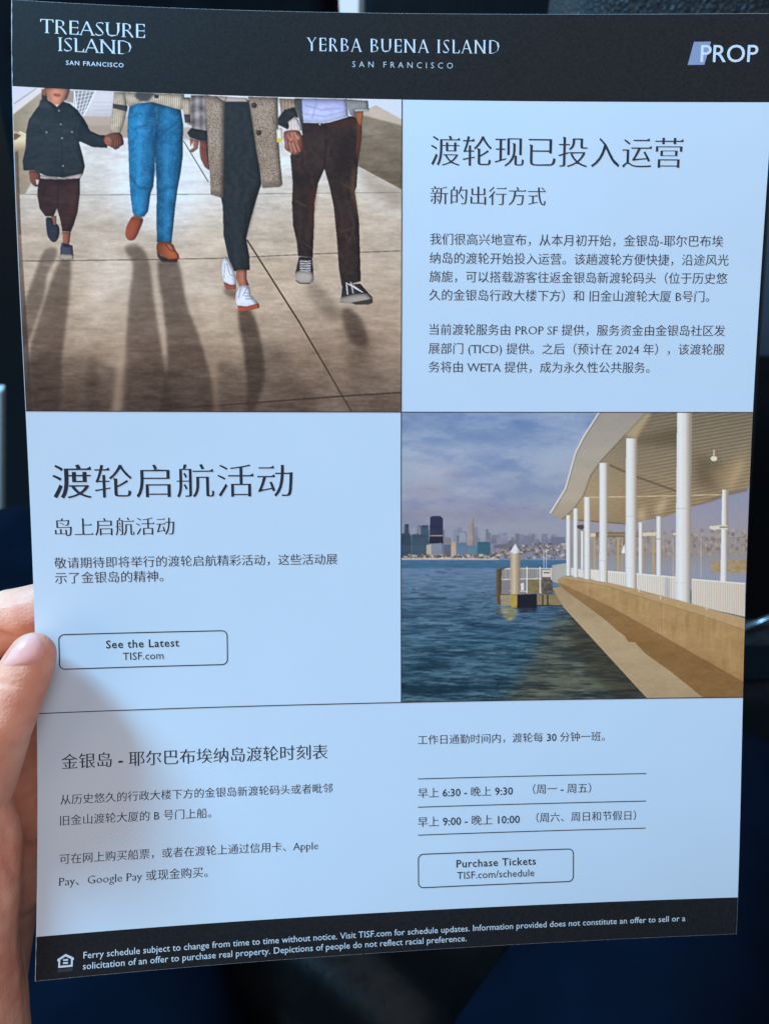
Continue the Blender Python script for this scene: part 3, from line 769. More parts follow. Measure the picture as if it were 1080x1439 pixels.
    c.poly(B(130, 100, 560, 115, 565, 215, 520, 235, 440, 210, 360, 180, 260, 170, 160, 205, 145, 170), knit, .5)
    c.poly(B(220, 100, 350, 110, 300, 165, 240, 165, 200, 130), (48, 54, 60), 1.2, .85)
    c.poly(B(345, 118, 375, 122, 375, 146, 345, 142), (40, 38, 38), .5); c.poly(B(45, 185, 150, 200, 145, 240, 45, 215), (40, 42, 44), .7, .92); c.poly(B(555, 140, 605, 140, 600, 172, 560, 178), (44, 42, 42), .6, .9)
    c.poly(B(540, 150, 605, 150, 612, 340, 585, 335, 560, 260, 545, 215), knit, .5); c.poly(B(558, 262, 606, 262, 606, 320, 566, 320), (46, 44, 46), .6, .92)
    den = lambda X, Y, j, i: np.stack([np.interp(X, [180, 196, 214, 222, 236, 258], [18, 34, 20, 16, 28, 14]), np.interp(X, [180, 196, 214, 222, 236, 258], [98, 118, 80, 76, 106, 72]), np.interp(X, [180, 196, 214, 222, 236, 258], [150, 176, 124, 118, 158, 112])], -1) + (n2 * 5 + n1 * 9 + fold * 9 + n3 * 14)[j, i][..., None] * np.array((.7, 1, 1.15))
    c.poly(B(165, 205, 230, 180, 330, 172, 430, 200, 535, 230, 552, 330, 550, 560, 535, 680, 512, 800, 495, 930, 480, 1080, 468, 1190, 362, 1185, 360, 1000, 362, 830, 358, 700, 350, 560, 345, 700, 338, 780, 318, 830, 300, 960, 270, 1000, 215, 1005, 188, 970, 172, 840, 165, 740, 158, 520, 150, 380, 155, 270), den, .5)
    for P, w, col, al in ((B(360, 240, 362, 400, 352, 560), 2.2, (10, 54, 92), .7), (B(200, 370, 280, 340, 345, 350), 2, (14, 66, 110), .6), (B(540, 300, 420, 390, 370, 430), 2.4, (12, 62, 104), .6), (B(170, 700, 230, 790, 320, 800), 2.4, (12, 58, 96), .7), (B(370, 820, 440, 790, 505, 790), 2, (12, 60, 100), .6),
                          (B(240, 420, 230, 680), 6, (52, 144, 204), .4), (B(430, 480, 430, 760), 7, (46, 136, 196), .4), (B(430, 880, 425, 1150), 5, (42, 126, 186), .35), (B(360, 215, 365, 330), .9, (130, 150, 130), .8), (B(250, 820, 235, 960), 5, (44, 130, 190), .35), (B(170, 230, 240, 300), 1, (14, 60, 100), .6), (B(362, 1175, 468, 1182), 1, (10, 60, 100), .6),
                          (B(345, 450, 345, 700), 4, (10, 56, 92), .5), (B(500, 600, 490, 800), 4, (14, 76, 122), .5)): c.line(P, w, col, al, 1.3)
    c.poly(B(375, 1185, 465, 1190, 500, 1245, 522, 1280, 515, 1308, 450, 1312, 400, 1280, 362, 1240), hgrad([(220, (104, 54, 40)), (236, (150, 78, 50)), (250, (182, 92, 50))]), .5, 1, True); c.poly(B(362, 1245, 400, 1285, 450, 1308, 515, 1302, 510, 1330, 400, 1325, 368, 1290), (36, 26, 24), .8, .85)
    c.poly(B(425, 1195, 462, 1200, 490, 1245, 455, 1240), (150, 94, 74), .7); c.line(B(425, 1198, 462, 1245, 492, 1250), .9, (90, 40, 26))
    c.poly(B(190, 1000, 262, 1015, 240, 1090, 205, 1160, 165, 1170, 138, 1140, 142, 1080, 165, 1030), hgrad([(176, (150, 78, 52)), (190, (136, 66, 48)), (202, (112, 58, 46))]), .5, 1, True); c.poly(B(192, 982, 262, 1008, 258, 1024, 196, 1010), (120, 76, 64), .6, .8)
    c.poly(B(-10, 420, 25, 400, 100, 398, 124, 470, 100, 490, 68, 515, 40, 500, 0, 480, -20, 450), hgrad([(148, (126, 78, 66)), (162, (104, 60, 50)), (172, (84, 46, 40))]), .5, 1, True)
    for x0, y0, x1, y1, col in ((50, 425, 40, 492, (118, 72, 60)), (66, 430, 60, 505, (112, 66, 55)), (82, 432, 80, 500, (104, 60, 50)), (97, 430, 98, 484, (92, 52, 44))):
        c.line(B(x0 + 2, y0 + 4, x1 + 2, y1 + 4), 3.6, (58, 30, 27), .8, .5); c.line(B(x0, y0, x1, y1), 2.8, col, .95, .5); c.line(B(x0 - 4, y0 + 8, x1 - 3, y1 - 14), .8, (156, 104, 88), .6, .5)
    c.poly(B(-12, 425, 20, 415, 44, 440, 40, 480, 14, 486, -10, 470), (140, 90, 76), .6, .95, True); c.line(B(0, 455, 36, 470), .8, (86, 48, 42), .7)

    # --- woman in the tweed coat
    coat = lambda X, Y, j, i: np.array((126, 116, 106.)) + (18 * np.sin(X * 2.6) * np.sin(Y * 1.9 + 2.2 * np.sin(X * .9)) + 34 * n3[j, i] + 10 * n1[j, i])[..., None]
    plaid = lambda X, Y, j, i: np.array((112, 108, 114.)) + (20 * np.sin(X * .55) + 14 * np.sin(Y * .32) + 14 * n2[j, i])[..., None]
    c.poly(C(80, 60, 185, 60, 185, 330, 90, 280, 75, 200), plaid, .6)
    c.poly(C(58, 290, 80, 262, 178, 280, 185, 345, 130, 338, 75, 320), on((34, 40, 46), .5), .6)
    c.poly(C(132, 335, 185, 345, 192, 520, 165, 500, 140, 450, 132, 400), hgrad([(280, (122, 74, 62)), (292, (96, 54, 46))]), .6)
    c.poly(C(72, 325, 130, 338, 122, 388, 90, 412, 68, 405, 96, 380, 90, 350, 78, 375), (136, 88, 74), .5); c.line(C(98, 340, 92, 385), .9, (196, 196, 200), .7)
    blk = lambda X, Y, j, i: np.array((33, 41, 48.)) + (n2 * 3 + fold2 * 5)[j, i][..., None]
    c.poly(C(270, 90, 450, 90, 470, 250, 500, 480, 512, 600, 480, 700, 440, 840, 418, 940, 438, 1050, 440, 1130, 335, 1140, 310, 1060, 280, 920, 275, 740, 258, 660, 270, 400), blk, .5)
    c.poly(C(440, 700, 505, 560, 470, 730, 420, 930), (20, 26, 32), 2, .6); c.line(C(340, 650, 360, 1100), 5, (50, 58, 66), .4, 2.5); c.line(C(420, 720, 410, 940), 2, (16, 20, 26), .7, 1)
    c.poly(C(255, 70, 425, 78, 430, 100, 290, 100), (172, 164, 166), .7); c.poly(C(232, 66, 300, 70, 295, 96, 270, 98), (148, 138, 130), .6)
    c.poly(C(165, 62, 235, 66, 285, 100, 282, 400, 275, 690, 202, 668, 192, 460, 180, 280, 172, 150), coat, .5)
    c.poly(C(430, 70, 612, 75, 612, 290, 628, 480, 640, 605, 625, 622, 520, 628, 505, 520, 480, 400, 455, 220), coat, .5)
    c.line(C(282, 110, 280, 400, 275, 690), 1.4, (74, 66, 62), .6, .8); c.line(C(440, 110, 470, 300, 515, 625), 1.6, (80, 72, 68), .55, .8); c.line(C(600, 100, 610, 290), 2.4, (86, 78, 74), .6, 1.2); c.line(C(575, 190, 595, 240), 1.4, (70, 62, 60), .7)
    c.poly(C(202, 640, 275, 665, 275, 692, 202, 668), (84, 78, 76), 1, .5); c.poly(C(515, 590, 640, 590, 636, 620, 520, 630), (96, 88, 84), 1.5, .45)
    for x, y in ((467, 123), (496, 290)): c.disc(*C(x, y)[0], 4, 3.8, (46, 40, 40), .6); c.disc(C(x, y)[0][0] - .8, C(x, y)[0][1] - .8, 1.3, 1.2, (86, 78, 76), .6)
    c.poly(C(360, 1130, 420, 1130, 422, 1190, 436, 1225, 380, 1235, 355, 1180), hgrad([(330, (128, 82, 66)), (340, (160, 106, 86)), (350, (112, 68, 54))]), .5)
    wh = lambda X, Y, j, i: np.array((196, 210, 232.)) + (n2 * 12)[j, i][..., None]
    c.poly(C(290, 1050, 312, 1070, 345, 1140, 358, 1215, 340, 1228, 290, 1215, 270, 1150, 272, 1085), wh, .5, 1, True); c.poly(C(282, 1205, 320, 1222, 356, 1222, 354, 1248, 300, 1250, 286, 1232), (140, 76, 62), .6)
    c.line(C(300, 1090, 318, 1160, 340, 1165), .9, (110, 124, 150), .9); c.line(C(290, 1090, 282, 1180), .9, (130, 142, 166), .8)
    c.poly(C(375, 1235, 405, 1220, 440, 1235, 448, 1285, 470, 1310, 498, 1340, 480, 1365, 372, 1368, 352, 1320, 355, 1270), wh, .5); c.poly(C(366, 1350, 420, 1355, 495, 1335, 500, 1362, 440, 1378, 375, 1388), (166, 78, 54), .5)
    for P in (C(410, 1290, 455, 1292), C(415, 1308, 462, 1306), C(385, 1245, 372, 1300), C(425, 1235, 400, 1290), C(405, 1270, 445, 1275)): c.line(P, .9, (90, 104, 132), .85)

    # --- man in brown trousers
    c.poly(Dd(95, 80, 200, 85, 215, 200, 150, 190, 110, 180), lambda X, Y, j, i: np.array((128, 116, 104.)) + (16 * n2[j, i] + 12 * np.sin(X * 1.3))[..., None], .6)
    c.poly(Dd(90, 200, 130, 150, 190, 135, 212, 190, 170, 220, 150, 270, 120, 255, 88, 240), on((32, 38, 42), .5), .7)
    c.poly(Dd(80, 270, 112, 260, 118, 330, 85, 350), (206, 206, 200), .8); c.poly(Dd(82, 325, 110, 325, 112, 348, 84, 348), (198, 192, 40), .6)
    c.poly(Dd(190, 80, 248, 82, 262, 260, 240, 300, 218, 200), on((54, 66, 70), .6), .6)
    shirt = lambda X, Y, j, i: np.stack([np.interp(Y, [138, 172], [144, 160]), np.interp(Y, [138, 172], [152, 176]), np.interp(Y, [138, 172], [202, 218])], -1) + (14 * n1 + 6 * n2)[j, i][..., None]
    tr_ = lambda X, Y, j, i: np.array((44, 35, 35.)) + (n2 * 4 + n1 * 5)[j, i][..., None] + (np.clip(fold2, -.6, 1) * 6)[j, i][..., None] * np.array((1.3, .9, .7))
    c.poly(Dd(240, 200, 400, 230, 520, 190, 570, 190, 602, 240, 600, 330, 578, 480, 570, 620, 558, 650, 585, 830, 590, 1000, 596, 1200, 480, 1230, 462, 1120, 450, 940, 430, 740, 405, 620, 374, 512, 335, 600, 312, 720, 308, 900, 302, 1055, 212, 1045, 205, 960, 182, 860, 175, 720, 180, 600, 165, 430, 240, 300), tr_, .5)
    c.poly(Dd(570, 200, 602, 240, 598, 340, 575, 480, 566, 400, 572, 300), (96, 58, 38), 1.2, .8); c.poly(Dd(540, 520, 570, 490, 560, 640, 585, 830, 560, 760, 530, 640), (98, 72, 46), 1.6, .6); c.poly(Dd(290, 640, 330, 610, 308, 800, 304, 960, 280, 800), (74, 40, 32), 2, .7)
    c.poly(Dd(380, 235, 560, 205, 560, 250, 400, 262), (70, 40, 34), 1.5, .6); c.line(Dd(374, 512, 385, 330), 2, (20, 18, 20), .8, 1.2)
    for P in (Dd(240, 960, 300, 1000), Dd(470, 900, 560, 870), Dd(190, 700, 260, 740), Dd(550, 900, 520, 960), Dd(480, 600, 560, 640)): c.line(P, 1.0, (108, 86, 64), .5, .8)
    c.poly(Dd(200, 540, 300, 540, 260, 620, 190, 600), (28, 26, 30), 4, .7); c.poly(Dd(450, 300, 560, 300, 540, 560, 430, 560), (30, 26, 28), 5, .6)
    c.poly(Dd(235, 80, 510, 85, 520, 190, 450, 215, 370, 232, 245, 228, 240, 180), shirt, .5)
    for P in (Dd(250, 120, 360, 150, 480, 140), Dd(250, 175, 380, 190, 500, 160), Dd(330, 90, 300, 200)): c.line(P, 1.8, (116, 124, 176), .55, 1)
    c.line(Dd(245, 226, 370, 230, 515, 192), 1.2, (196, 206, 226), .7)
    c.poly(Dd(500, 85, 640, 95, 645, 150, 560, 150, 565, 200, 530, 180), on((120, 128, 134), .7), .5); c.poly(Dd(560, 140, 648, 145, 640, 160, 575, 158), (150, 158, 164), .5)
    c.poly(Dd(558, 158, 612, 160, 602, 250, 585, 240, 565, 200), hgrad([(498, (118, 70, 48)), (510, (156, 98, 66))]), .5)
    c.poly(Dd(150, 225, 195, 190, 215, 215, 236, 270, 215, 285, 165, 270), lambda X, Y, j, i: np.array((184, 180, 184.)) + (10 * n2[j, i] + 12 * np.sin(X * 1.5))[..., None], .5)
    c.poly(Dd(125, 290, 165, 275, 220, 282, 240, 330, 242, 385, 215, 420, 180, 420, 135, 390, 130, 350), hgrad([(398, (112, 68, 58)), (410, (164, 110, 94)), (425, (122, 74, 62))]), .5, 1, True)
    for P in (Dd(140, 370, 190, 350, 185, 300), Dd(190, 350, 205, 410), Dd(160, 395, 210, 385), Dd(215, 300, 225, 360)): c.line(P, 1, (100, 52, 46), .75, .5)
    c.disc(*Dd(345, 238)[0], 1.2, 1.4, (180, 180, 186), .4)
    for x0, y0, x1, y1 in ((142, 380, 158, 462), (154, 390, 172, 490), (168, 400, 184, 508)):
        c.line(C(x0 + 4, y0, x1 + 4, y1), 3, (56, 30, 28), .8, .5); c.line(C(x0, y0, x1, y1), 2.2, (122, 74, 62), .95, .5)
    for x0, y0, x1, y1, col in ((140, 330, 150, 392, (136, 86, 72)), (160, 345, 176, 408, (160, 106, 90)), (180, 350, 200, 412, (168, 114, 98)), (202, 345, 222, 404, (150, 98, 82)), (150, 300, 172, 340, (150, 98, 84)), (190, 290, 214, 330, (172, 118, 102))):
        c.line(Dd(x0 + 5, y0 + 4, x1 + 5, y1 + 4), 4.4, (74, 40, 36), .75, .6); c.line(Dd(x0, y0, x1, y1), 3.4, col, .95, .6); c.line(Dd(x0 - 4, y0 + 6, x1 - 5, y1 - 10), .9, (204, 154, 138), .55, .6)
    c.disc(*Dd(172, 330)[0], 3, 2.2, (196, 142, 124), 1, .6); c.disc(*Dd(215, 320)[0], 2.4, 3, (186, 130, 112), 1, .6)
    # shoes
    bk = on((42, 42, 50), .4)
    c.poly(Dd(218, 1050, 298, 1055, 306, 1140, 300, 1200, 210, 1195, 196, 1150), bk, .5); c.poly(Dd(198, 1150, 240, 1135, 300, 1148, 306, 1190, 285, 1212, 225, 1210, 202, 1190), (152, 152, 150), .6, 1, True); c.line(Dd(200, 1196, 225, 1214, 285, 1214), 1.4, (44, 36, 34), .8)
    for k in range(5): c.line(Dd(224, 1080 + 14 * k, 290, 1076 + 15 * k), 1.3, (186, 190, 200)); c.line(Dd(228, 1072 + 14 * k, 286, 1090 + 14 * k), .9, (170, 176, 190))
    c.line(Dd(300, 1085, 335, 1110), .9, (150, 150, 150)); c.line(Dd(300, 1095, 325, 1130), .9, (150, 150, 150))
    c.poly(Dd(485, 1225, 592, 1215, 640, 1270, 668, 1300, 640, 1320, 475, 1310, 480, 1260), bk, .5); c.poly(Dd(475, 1300, 560, 1280, 630, 1275, 668, 1305, 668, 1330, 540, 1336, 470, 1332), (146, 146, 142), .6)
    c.poly(Dd(540, 1332, 668, 1308, 668, 1332, 640, 1344, 560, 1342), (58, 54, 52), .6)
    for k in range(5): c.line(Dd(508 + 14 * k, 1212 + 8 * k, 560 + 12 * k, 1232 + 9 * k), 1.3, (196, 202, 212))
    c.line(Dd(508, 1208, 515, 1280), 1.6, (196, 202, 212)); c.line(Dd(535, 1205, 550, 1275), 1.4, (186, 192, 204))
    c.vol = 0
    # print grain
    c.a += 0.6 * (c.a - blur(c.a, 2.0)); c.a += (c.noise(1.6, 1.6, 2) * 3)[..., None]
    return c

def pier():
    c = Canvas(555, 570, 1062, 995, 8); Fx = frame(560, 690, 4.5); G = frame(760, 570, 3.6); Hh = frame(560, 800, 2.16); K = frame(540, 360, 2); S = frame(540, 720, 2)
    n1, n2, n3 = c.noise(30, 14, 4), c.noise(6, 3, 3), c.noise(1.2, 1.2, 1) * .4; wa, wb, wc, wv2 = c.noise(13, 1.5, 2), c.noise(30, 3.4, 3), c.noise(64, 8, 4), c.noise(9, 1.8, 2)
    dep = np.clip((c.Y - 790) / 190, 0, 1)[:, None]
    wv = np.tanh(1.7 * (wa * np.clip(1 - 1.6 * dep, .15, 1) + wb * np.clip(1.5 * dep, 0, .8) + wc * np.clip(1.5 * dep - .35, 0, 1)))
    cl1, cl2 = c.noise(120, 34, 4), c.noise(60, 26, 4)
    # sky and cloud
    sky0 = vgrad([(575, (112, 142, 188)), (620, (122, 150, 190)), (680, (132, 152, 186)), (730, (136, 144, 170)), (785, (134, 142, 164))])
    cl3 = c.noise(26, 9, 4)
    def skyf(X, Y, j, i):
        a = sky0(X, Y, j, i); q = cl1 + .5 * cl2 + .35 * cl3; m = np.clip(.42 + 1.1 * q, 0, 1)[j, i][..., None]; d = np.clip(-.2 - 1.2 * q, 0, 1)[j, i][..., None]
        return a * (1 - .6 * m) + .6 * m * np.stack([np.interp(Y, [580, 640, 700, 760], v) for v in ((150, 164, 154, 142), (174, 182, 168, 153), (204, 202, 184, 170))], -1) - d * np.array((20, 16, 8.))
    c.poly([(540, 560), (1080, 560), (1080, 800), (540, 800)], skyf, .5)
    for x, y, rx, ry, col, al in ((600, 596, 50, 6, (100, 128, 176), .6), (690, 617, 60, 5, (108, 136, 176), .7), (745, 608, 40, 4, (106, 134, 172), .6), (650, 634, 60, 8, (164, 180, 206), .5), (620, 660, 40, 8, (172, 180, 200), .5), (640, 668, 20, 5, (136, 140, 166), .6), (665, 690, 30, 6, (178, 182, 200), .55), (600, 690, 30, 10, (158, 152, 170), .5), (740, 690, 50, 10, (120, 144, 178), .6), (690, 725, 90, 9, (130, 136, 160), .5), (760, 650, 30, 16, (150, 172, 200), .4), (590, 722, 30, 8, (146, 146, 158), .5), (650, 708, 40, 5, (156, 158, 178), .5)):
        c.disc(x, y, rx, ry, col, 6, al)
    # far city
    rs_ = np.random.RandomState(21)
    for k in range(70):
        x = 565 + rs_.rand() * 500; h = 6 + rs_.rand() ** 2 * 22 * (1 if x < 800 else .7); w = 3 + rs_.rand() * 6; g = 96 + rs_.rand() * 52
        c.poly([(x, 782), (x, 776 - h), (x + w, 776 - h), (x + w, 782)], (g * .93, g * .98, g * 1.12), .5, .85)
    for k in range(60):
        x = 565 + rs_.rand() * 135; h = 8 + rs_.rand() ** 1.5 * 24; w = 3 + rs_.rand() * 4; g = 104 + rs_.rand() * 34
        c.poly([(x, 780), (x, 772 - h), (x + w, 772 - h), (x + w, 780)], (g * .88, g * .97, g * 1.14), .5, .75)
    for k in range(110):
        x = 680 + rs_.rand() * 130; h = 3 + rs_.rand() ** 1.6 * 20; w = 2.5 + rs_.rand() * 4; g = 112 + rs_.rand() * 34
        c.poly([(x, 780), (x, 772 - h), (x + w, 772 - h), (x + w, 780)], (g * .92, g * .98, g * 1.13), .5, .7)
        if k % 3 == 0: c.line([(x + w / 2, 773 - h), (x + w / 2, 778)], 1, (g * .75, g * .8, g * .95), .5)
    def tower(P, col, step=3.0, al=.25):
        c.poly(Fx(*P), lambda X, Y, j, i: np.array(col, float) + (5 * np.sin(Y * 2.6) + 9 * wc[j, i] + 5 * n3[j, i] - 3)[..., None], .45)
    tower((15, 420, 15, 270, 35, 265, 38, 210, 62, 210, 65, 265, 78, 285, 78, 420), (54, 74, 98)); tower((82, 420, 80, 275, 120, 270, 122, 218, 185, 216, 190, 280, 190, 420), (60, 84, 104)); tower((122, 218, 140, 218, 140, 275, 122, 275), (120, 122, 132))
    tower((195, 300, 198, 165, 220, 157, 262, 157, 278, 172, 280, 330, 195, 330), (50, 54, 84)); c.poly(Fx(196, 290, 280, 290, 280, 330, 190, 330), (34, 40, 58), .5); c.line(Fx(200, 282, 278, 282), 1.4, (150, 140, 140))
    tower((378, 330, 385, 262, 420, 262, 425, 330), (140, 152, 172)); tower((285, 400, 285, 290, 320, 295, 322, 400), (128, 130, 144)); tower((430, 350, 448, 205, 462, 150, 466, 150, 474, 205, 488, 350), (150, 149, 150)); c.poly(Fx(462, 160, 466, 150, 474, 205, 488, 350, 466, 350), (118, 114, 124), .5, .8); c.line(Fx(463, 190, 464.5, 148), .8, (150, 150, 160))
    tower((362, 400, 368, 330, 420, 325, 440, 350, 440, 405, 362, 405), (96, 120, 152)); tower((440, 400, 440, 345, 495, 345, 495, 400), (92, 130, 156)); tower((495, 400, 498, 322, 575, 322, 580, 400), (58, 104, 128)); tower((285, 410, 285, 340, 330, 340, 330, 410), (88, 98, 120)); tower((330, 415, 330, 322, 360, 318, 362, 415), (176, 164, 142))
    tower((175, 420, 176, 340, 270, 328, 276, 420), (118, 134, 158)); c.poly(Fx(176, 342, 205, 338, 205, 420, 176, 420), (176, 168, 150), .5)
    tower((582, 330, 590, 280, 612, 275, 618, 330), (108, 116, 138)); tower((650, 330, 652, 266, 684, 266, 690, 330), (124, 136, 160)); tower((600, 360, 600, 340, 680, 335, 700, 310, 720, 315, 720, 370), (110, 112, 126)); tower((775, 345, 780, 282, 840, 280, 842, 345), (116, 126, 150)); tower((905, 340, 905, 275, 940, 270, 945, 340), (120, 130, 154)); tower((960, 340, 960, 292, 1050, 290, 1050, 340), (112, 120, 146))
    for k in range(420):                                 # low houses by the shore
        t = rs_.rand(); x = 565 + t * 250; y = 786 - rs_.rand() * (5 + 16 * min(1, max(0, (x - 680) / 60))); g = rs_.choice([172, 192, 150, 120, 90, 70, 100]); w = 1.2 + rs_.rand() * 4
        c.poly([(x, y), (x, y - 2.4), (x + w, y - 2.6), (x + w, y)], (g * 1.03, g * .97, g * .92), .5, .85)
    c.line([(562, 785.5), (640, 785), (700, 786)], 2.2, (196, 192, 186), .7)
    # water
    wat = vgrad([(785, (62, 106, 142)), (797, (58, 100, 136)), (800, (92, 124, 158)), (820, (84, 116, 148)), (850, (66, 101, 130)), (890, (52, 90, 116)), (940, (44, 80, 102)), (990, (40, 72, 90))])
    def watf(X, Y, j, i):
        d = np.clip((Y - 785) / 120, .12, 1)
        return wat(X, Y, j, i) + ((wv[j, i] * 27 + wv2[j, i] * 8) * np.clip(d * 1.5, .2, 1))[..., None] * np.array((.85, 1, 1.05))
    c.poly([(540, 787), (1080, 787), (1080, 1000), (540, 1000)], watf, .6)
    for k in range(420):
        y = 796 + 190 * rs_.rand() ** .8; x = 560 + rs_.rand() * 330; L = (8 + 34 * rs_.rand()) * (.3 + (y - 790) / 160); dk = rs_.rand() < .62
        P = [(x, y), (x + L * .3, y - .8 - rs_.rand()), (x + L * .7, y + .6), (x + L, y - .3)]
        c.line(P, .7 + 1.6 * (y - 790) / 200, (18, 42, 60) if dk else (104, 138, 164), .5 if dk else .32, .75)
    c.line(Fx(20, 686, 120, 680, 300, 676), 2, (22, 40, 62), .7, .9); c.line(Fx(20, 800, 120, 802), 2, (24, 46, 66), .7, .9)
    # tan reflection of the wall in the water
    c.poly([(792, 860), (800, 852), (850, 900), (912, 985), (700, 1000), (745, 930), (770, 880)], lambda X, Y, j, i: np.array((74, 74, 58.)) + (wv[j, i] * 32 + wv2[j, i] * 8)[..., None] * np.array((1, .95, .6)), 9, .68)
    c.poly([(806, 862), (870, 930), (912, 985), (880, 990), (830, 950), (800, 900)], (50, 46, 36), 5, .55); c.line([(800, 856), (860, 918), (915, 985)], 5, (30, 32, 32), .7, 2)
    # mooring pile and float
    for P, col in ((Fx(612, 730, 640, 725, 640, 790, 618, 790), (70, 62, 54)), (Fx(645, 730, 745, 735, 740, 800, 700, 830, 660, 800), (142, 138, 92)), (Fx(748, 740, 868, 740, 868, 770, 760, 770), (30, 36, 46))): c.poly(P, lambda X, Y, j, i: np.array(col, float) + (wv2[j, i] * 26)[..., None], 1.6, .75)
    c.poly(Fx(640, 490, 720, 480, 970, 490, 970, 650, 760, 660, 640, 660), (122, 126, 130), .5, .95)
    for k in range(26): c.line(Fx(650 + 12.5 * k, 492, 650 + 12.5 * k, 560), .7, (196, 198, 198), .7)
    for P in (Fx(645, 492, 970, 490), Fx(640, 560, 970, 552), Fx(700, 630, 900, 640)): c.line(P, 1.1, (206, 206, 202))
    c.poly(Fx(615, 495, 650, 488, 690, 482, 650, 500, 645, 720, 622, 715, 612, 650), hgrad([(696, (112, 94, 72)), (703, (70, 58, 46))]), .6)
    c.poly(Fx(640, 655, 760, 650, 760, 725, 645, 725), on_(n2, (146, 138, 112)), .5); c.poly(Fx(748, 655, 872, 650, 872, 740, 748, 740), (24, 28, 44), .6)
    c.poly(Fx(815, 560, 890, 560, 890, 645, 815, 645), on_(n2, (120, 112, 74)), .5); c.poly(Fx(900, 495, 970, 500, 972, 655, 905, 650), on_(n2, (86, 84, 78), 2.5), .5)
    for P in (Fx(808, 480, 808, 645), Fx(893, 480, 893, 645), Fx(965, 490, 965, 560)): c.line(P, 1.5, (214, 214, 208))
    c.poly(Fx(905, 500, 960, 500, 962, 545, 905, 545), (196, 198, 194), .5); c.line(Fx(915, 517, 950, 517), 1.6, (66, 66, 62))
    c.poly(Fx(872, 655, 1040, 655, 1040, 725, 872, 725), on_(n2, (132, 118, 88)), .5)
    for x in (908, 940): c.line(Fx(x, 655, x, 722), 2.0, (46, 44, 42))
    c.line(Fx(640, 655, 770, 655), 1, (70, 62, 50)); c.line(Fx(872, 724, 1040, 726), 1.8, (54, 50, 44))
    c.poly(Fx(703, 390, 768, 388, 766, 650, 706, 655), hgrad([(715, (150, 140, 118)), (722, (196, 184, 158)), (730, (126, 118, 104))]), .5); c.poly(Fx(700, 388, 736, 332, 766, 388, 735, 396), hgrad([(716, (196, 204, 216)), (724, (214, 222, 232)), (730, (150, 160, 178))]), .5)
    c.poly(Fx(703, 655, 748, 655, 745, 735, 715, 740, 705, 715), on_(n2, (168, 146, 62)), .6, .95); c.poly(Fx(770, 585, 790, 580, 790, 630, 772, 630), (206, 212, 216), .5)
    for x in (915, 932): c.line(Fx(x, 365, x, 490), 1.0, (182, 196, 212), .9)
    c.poly(Fx(968, 470, 1060, 455, 1060, 540, 1035, 590, 968, 570), (176, 178, 172), .5, .9)
    for k in range(8): c.line(Fx(972 + 11 * k, 470, 972 + 11 * k, 570), .7, (140, 142, 140), .6)
    # far shore seen under the roof
    c.poly([(800, 700), (1060, 680), (1060, 836), (800, 815)], vgrad([(690, (134, 144, 172)), (735, (144, 147, 165)), (752, (148, 147, 156)), (775, (140, 138, 140)), (800, (138, 146, 164)), (836, (134, 148, 174))]), .6)
    for k in range(420):
        x = 835 + rs_.rand() * 220; y = 748 + rs_.rand() * 34; g = 96 + rs_.rand() * 84; w = 1.2 + rs_.rand() * 4
        c.poly([(x, y), (x, y - 2 - rs_.rand() * 4), (x + w, y - 2 - rs_.rand() * 4), (x + w, y)], (g * 1.03, g * .95, g * .84), .7, .6)
    c.poly([(998, 790), (1050, 786), (1050, 806), (998, 804)], on_(n2, (158, 140, 100), 1.5), 1, .9); c.line([(950, 764), (1050, 754)], .9, (120, 116, 112), .8)
    for x in (984, 945): c.line([(x, 758), (x, 812)], 2.2, (172, 172, 176), .6)
    # roof: fascia and soffit
    soff = lambda X, Y, j, i: np.stack([np.interp(Y, [575, 640, 700, 735], [v0, v1, v2, v3]) for v0, v1, v2, v3 in ((112, 128, 142, 134), (106, 119, 128, 118), (90, 98, 100, 90))], -1) + np.clip((900 - X) / 90, 0, 1)[..., None] * np.array((22, 20, 16.)) + (11 * np.sin((Y * 1.25 + X * .22) * 1.02) * np.clip((X - 860) / 80, .1, 1) + 3 * n2[j, i])[..., None]
    c.poly([(905, 575), (1060, 575), (1060, 684), (1030, 690), (985, 708), (935, 726), (880, 736), (800, 732), (786, 728), (800, 712), (814, 690), (822, 668), (838, 644), (868, 608), (895, 575)], soff, .5)
    c.poly(G(470, 165, 720, 100, 720, 210, 470, 190), (82, 72, 56), 5, .6); c.poly(G(780, 240, 930, 300, 900, 430, 780, 400), (80, 71, 55), 8, .65); c.poly(G(830, 330, 960, 300, 1030, 200, 1030, 330, 950, 420, 910, 430), (176, 156, 112), 6, .4)
    c.poly(G(940, 420, 990, 300, 1030, 270, 960, 425), (196, 176, 130), 4, .5); c.poly(G(480, 540, 520, 500, 530, 580, 490, 590), (206, 190, 150), 4, .6); c.poly(G(570, 530, 620, 460, 640, 480, 600, 560), (210, 194, 156), 4, .6)
    c.line(G(345, 300, 480, 360, 620, 410, 690, 435), 2.4, (84, 76, 66), .8, .8); c.line(G(240, 464, 480, 460, 690, 455, 920, 450), 1.3, (206, 194, 160), .8); c.line(G(480, 336, 690, 372), 1.2, (150, 138, 106), .7); c.line(G(180, 578, 420, 598), 1.6, (84, 80, 76), .7)
    c.poly(G(765, 510, 940, 440, 1040, 418, 1040, 432, 950, 452, 860, 485), (112, 96, 66), 1.2, .8)
    c.poly(G(290, 35, 530, 35, 420, 150, 300, 280, 250, 350, 215, 450, 165, 520, 105, 574, 45, 545, 120, 420, 170, 240, 210, 160), lambda X, Y, j, i: np.stack([np.interp(Y, [575, 640, 700, 728], q) for q in ((146, 160, 168, 156), (146, 158, 162, 148), (142, 148, 146, 130))], -1) + (3 * n1[j, i])[..., None], .5)
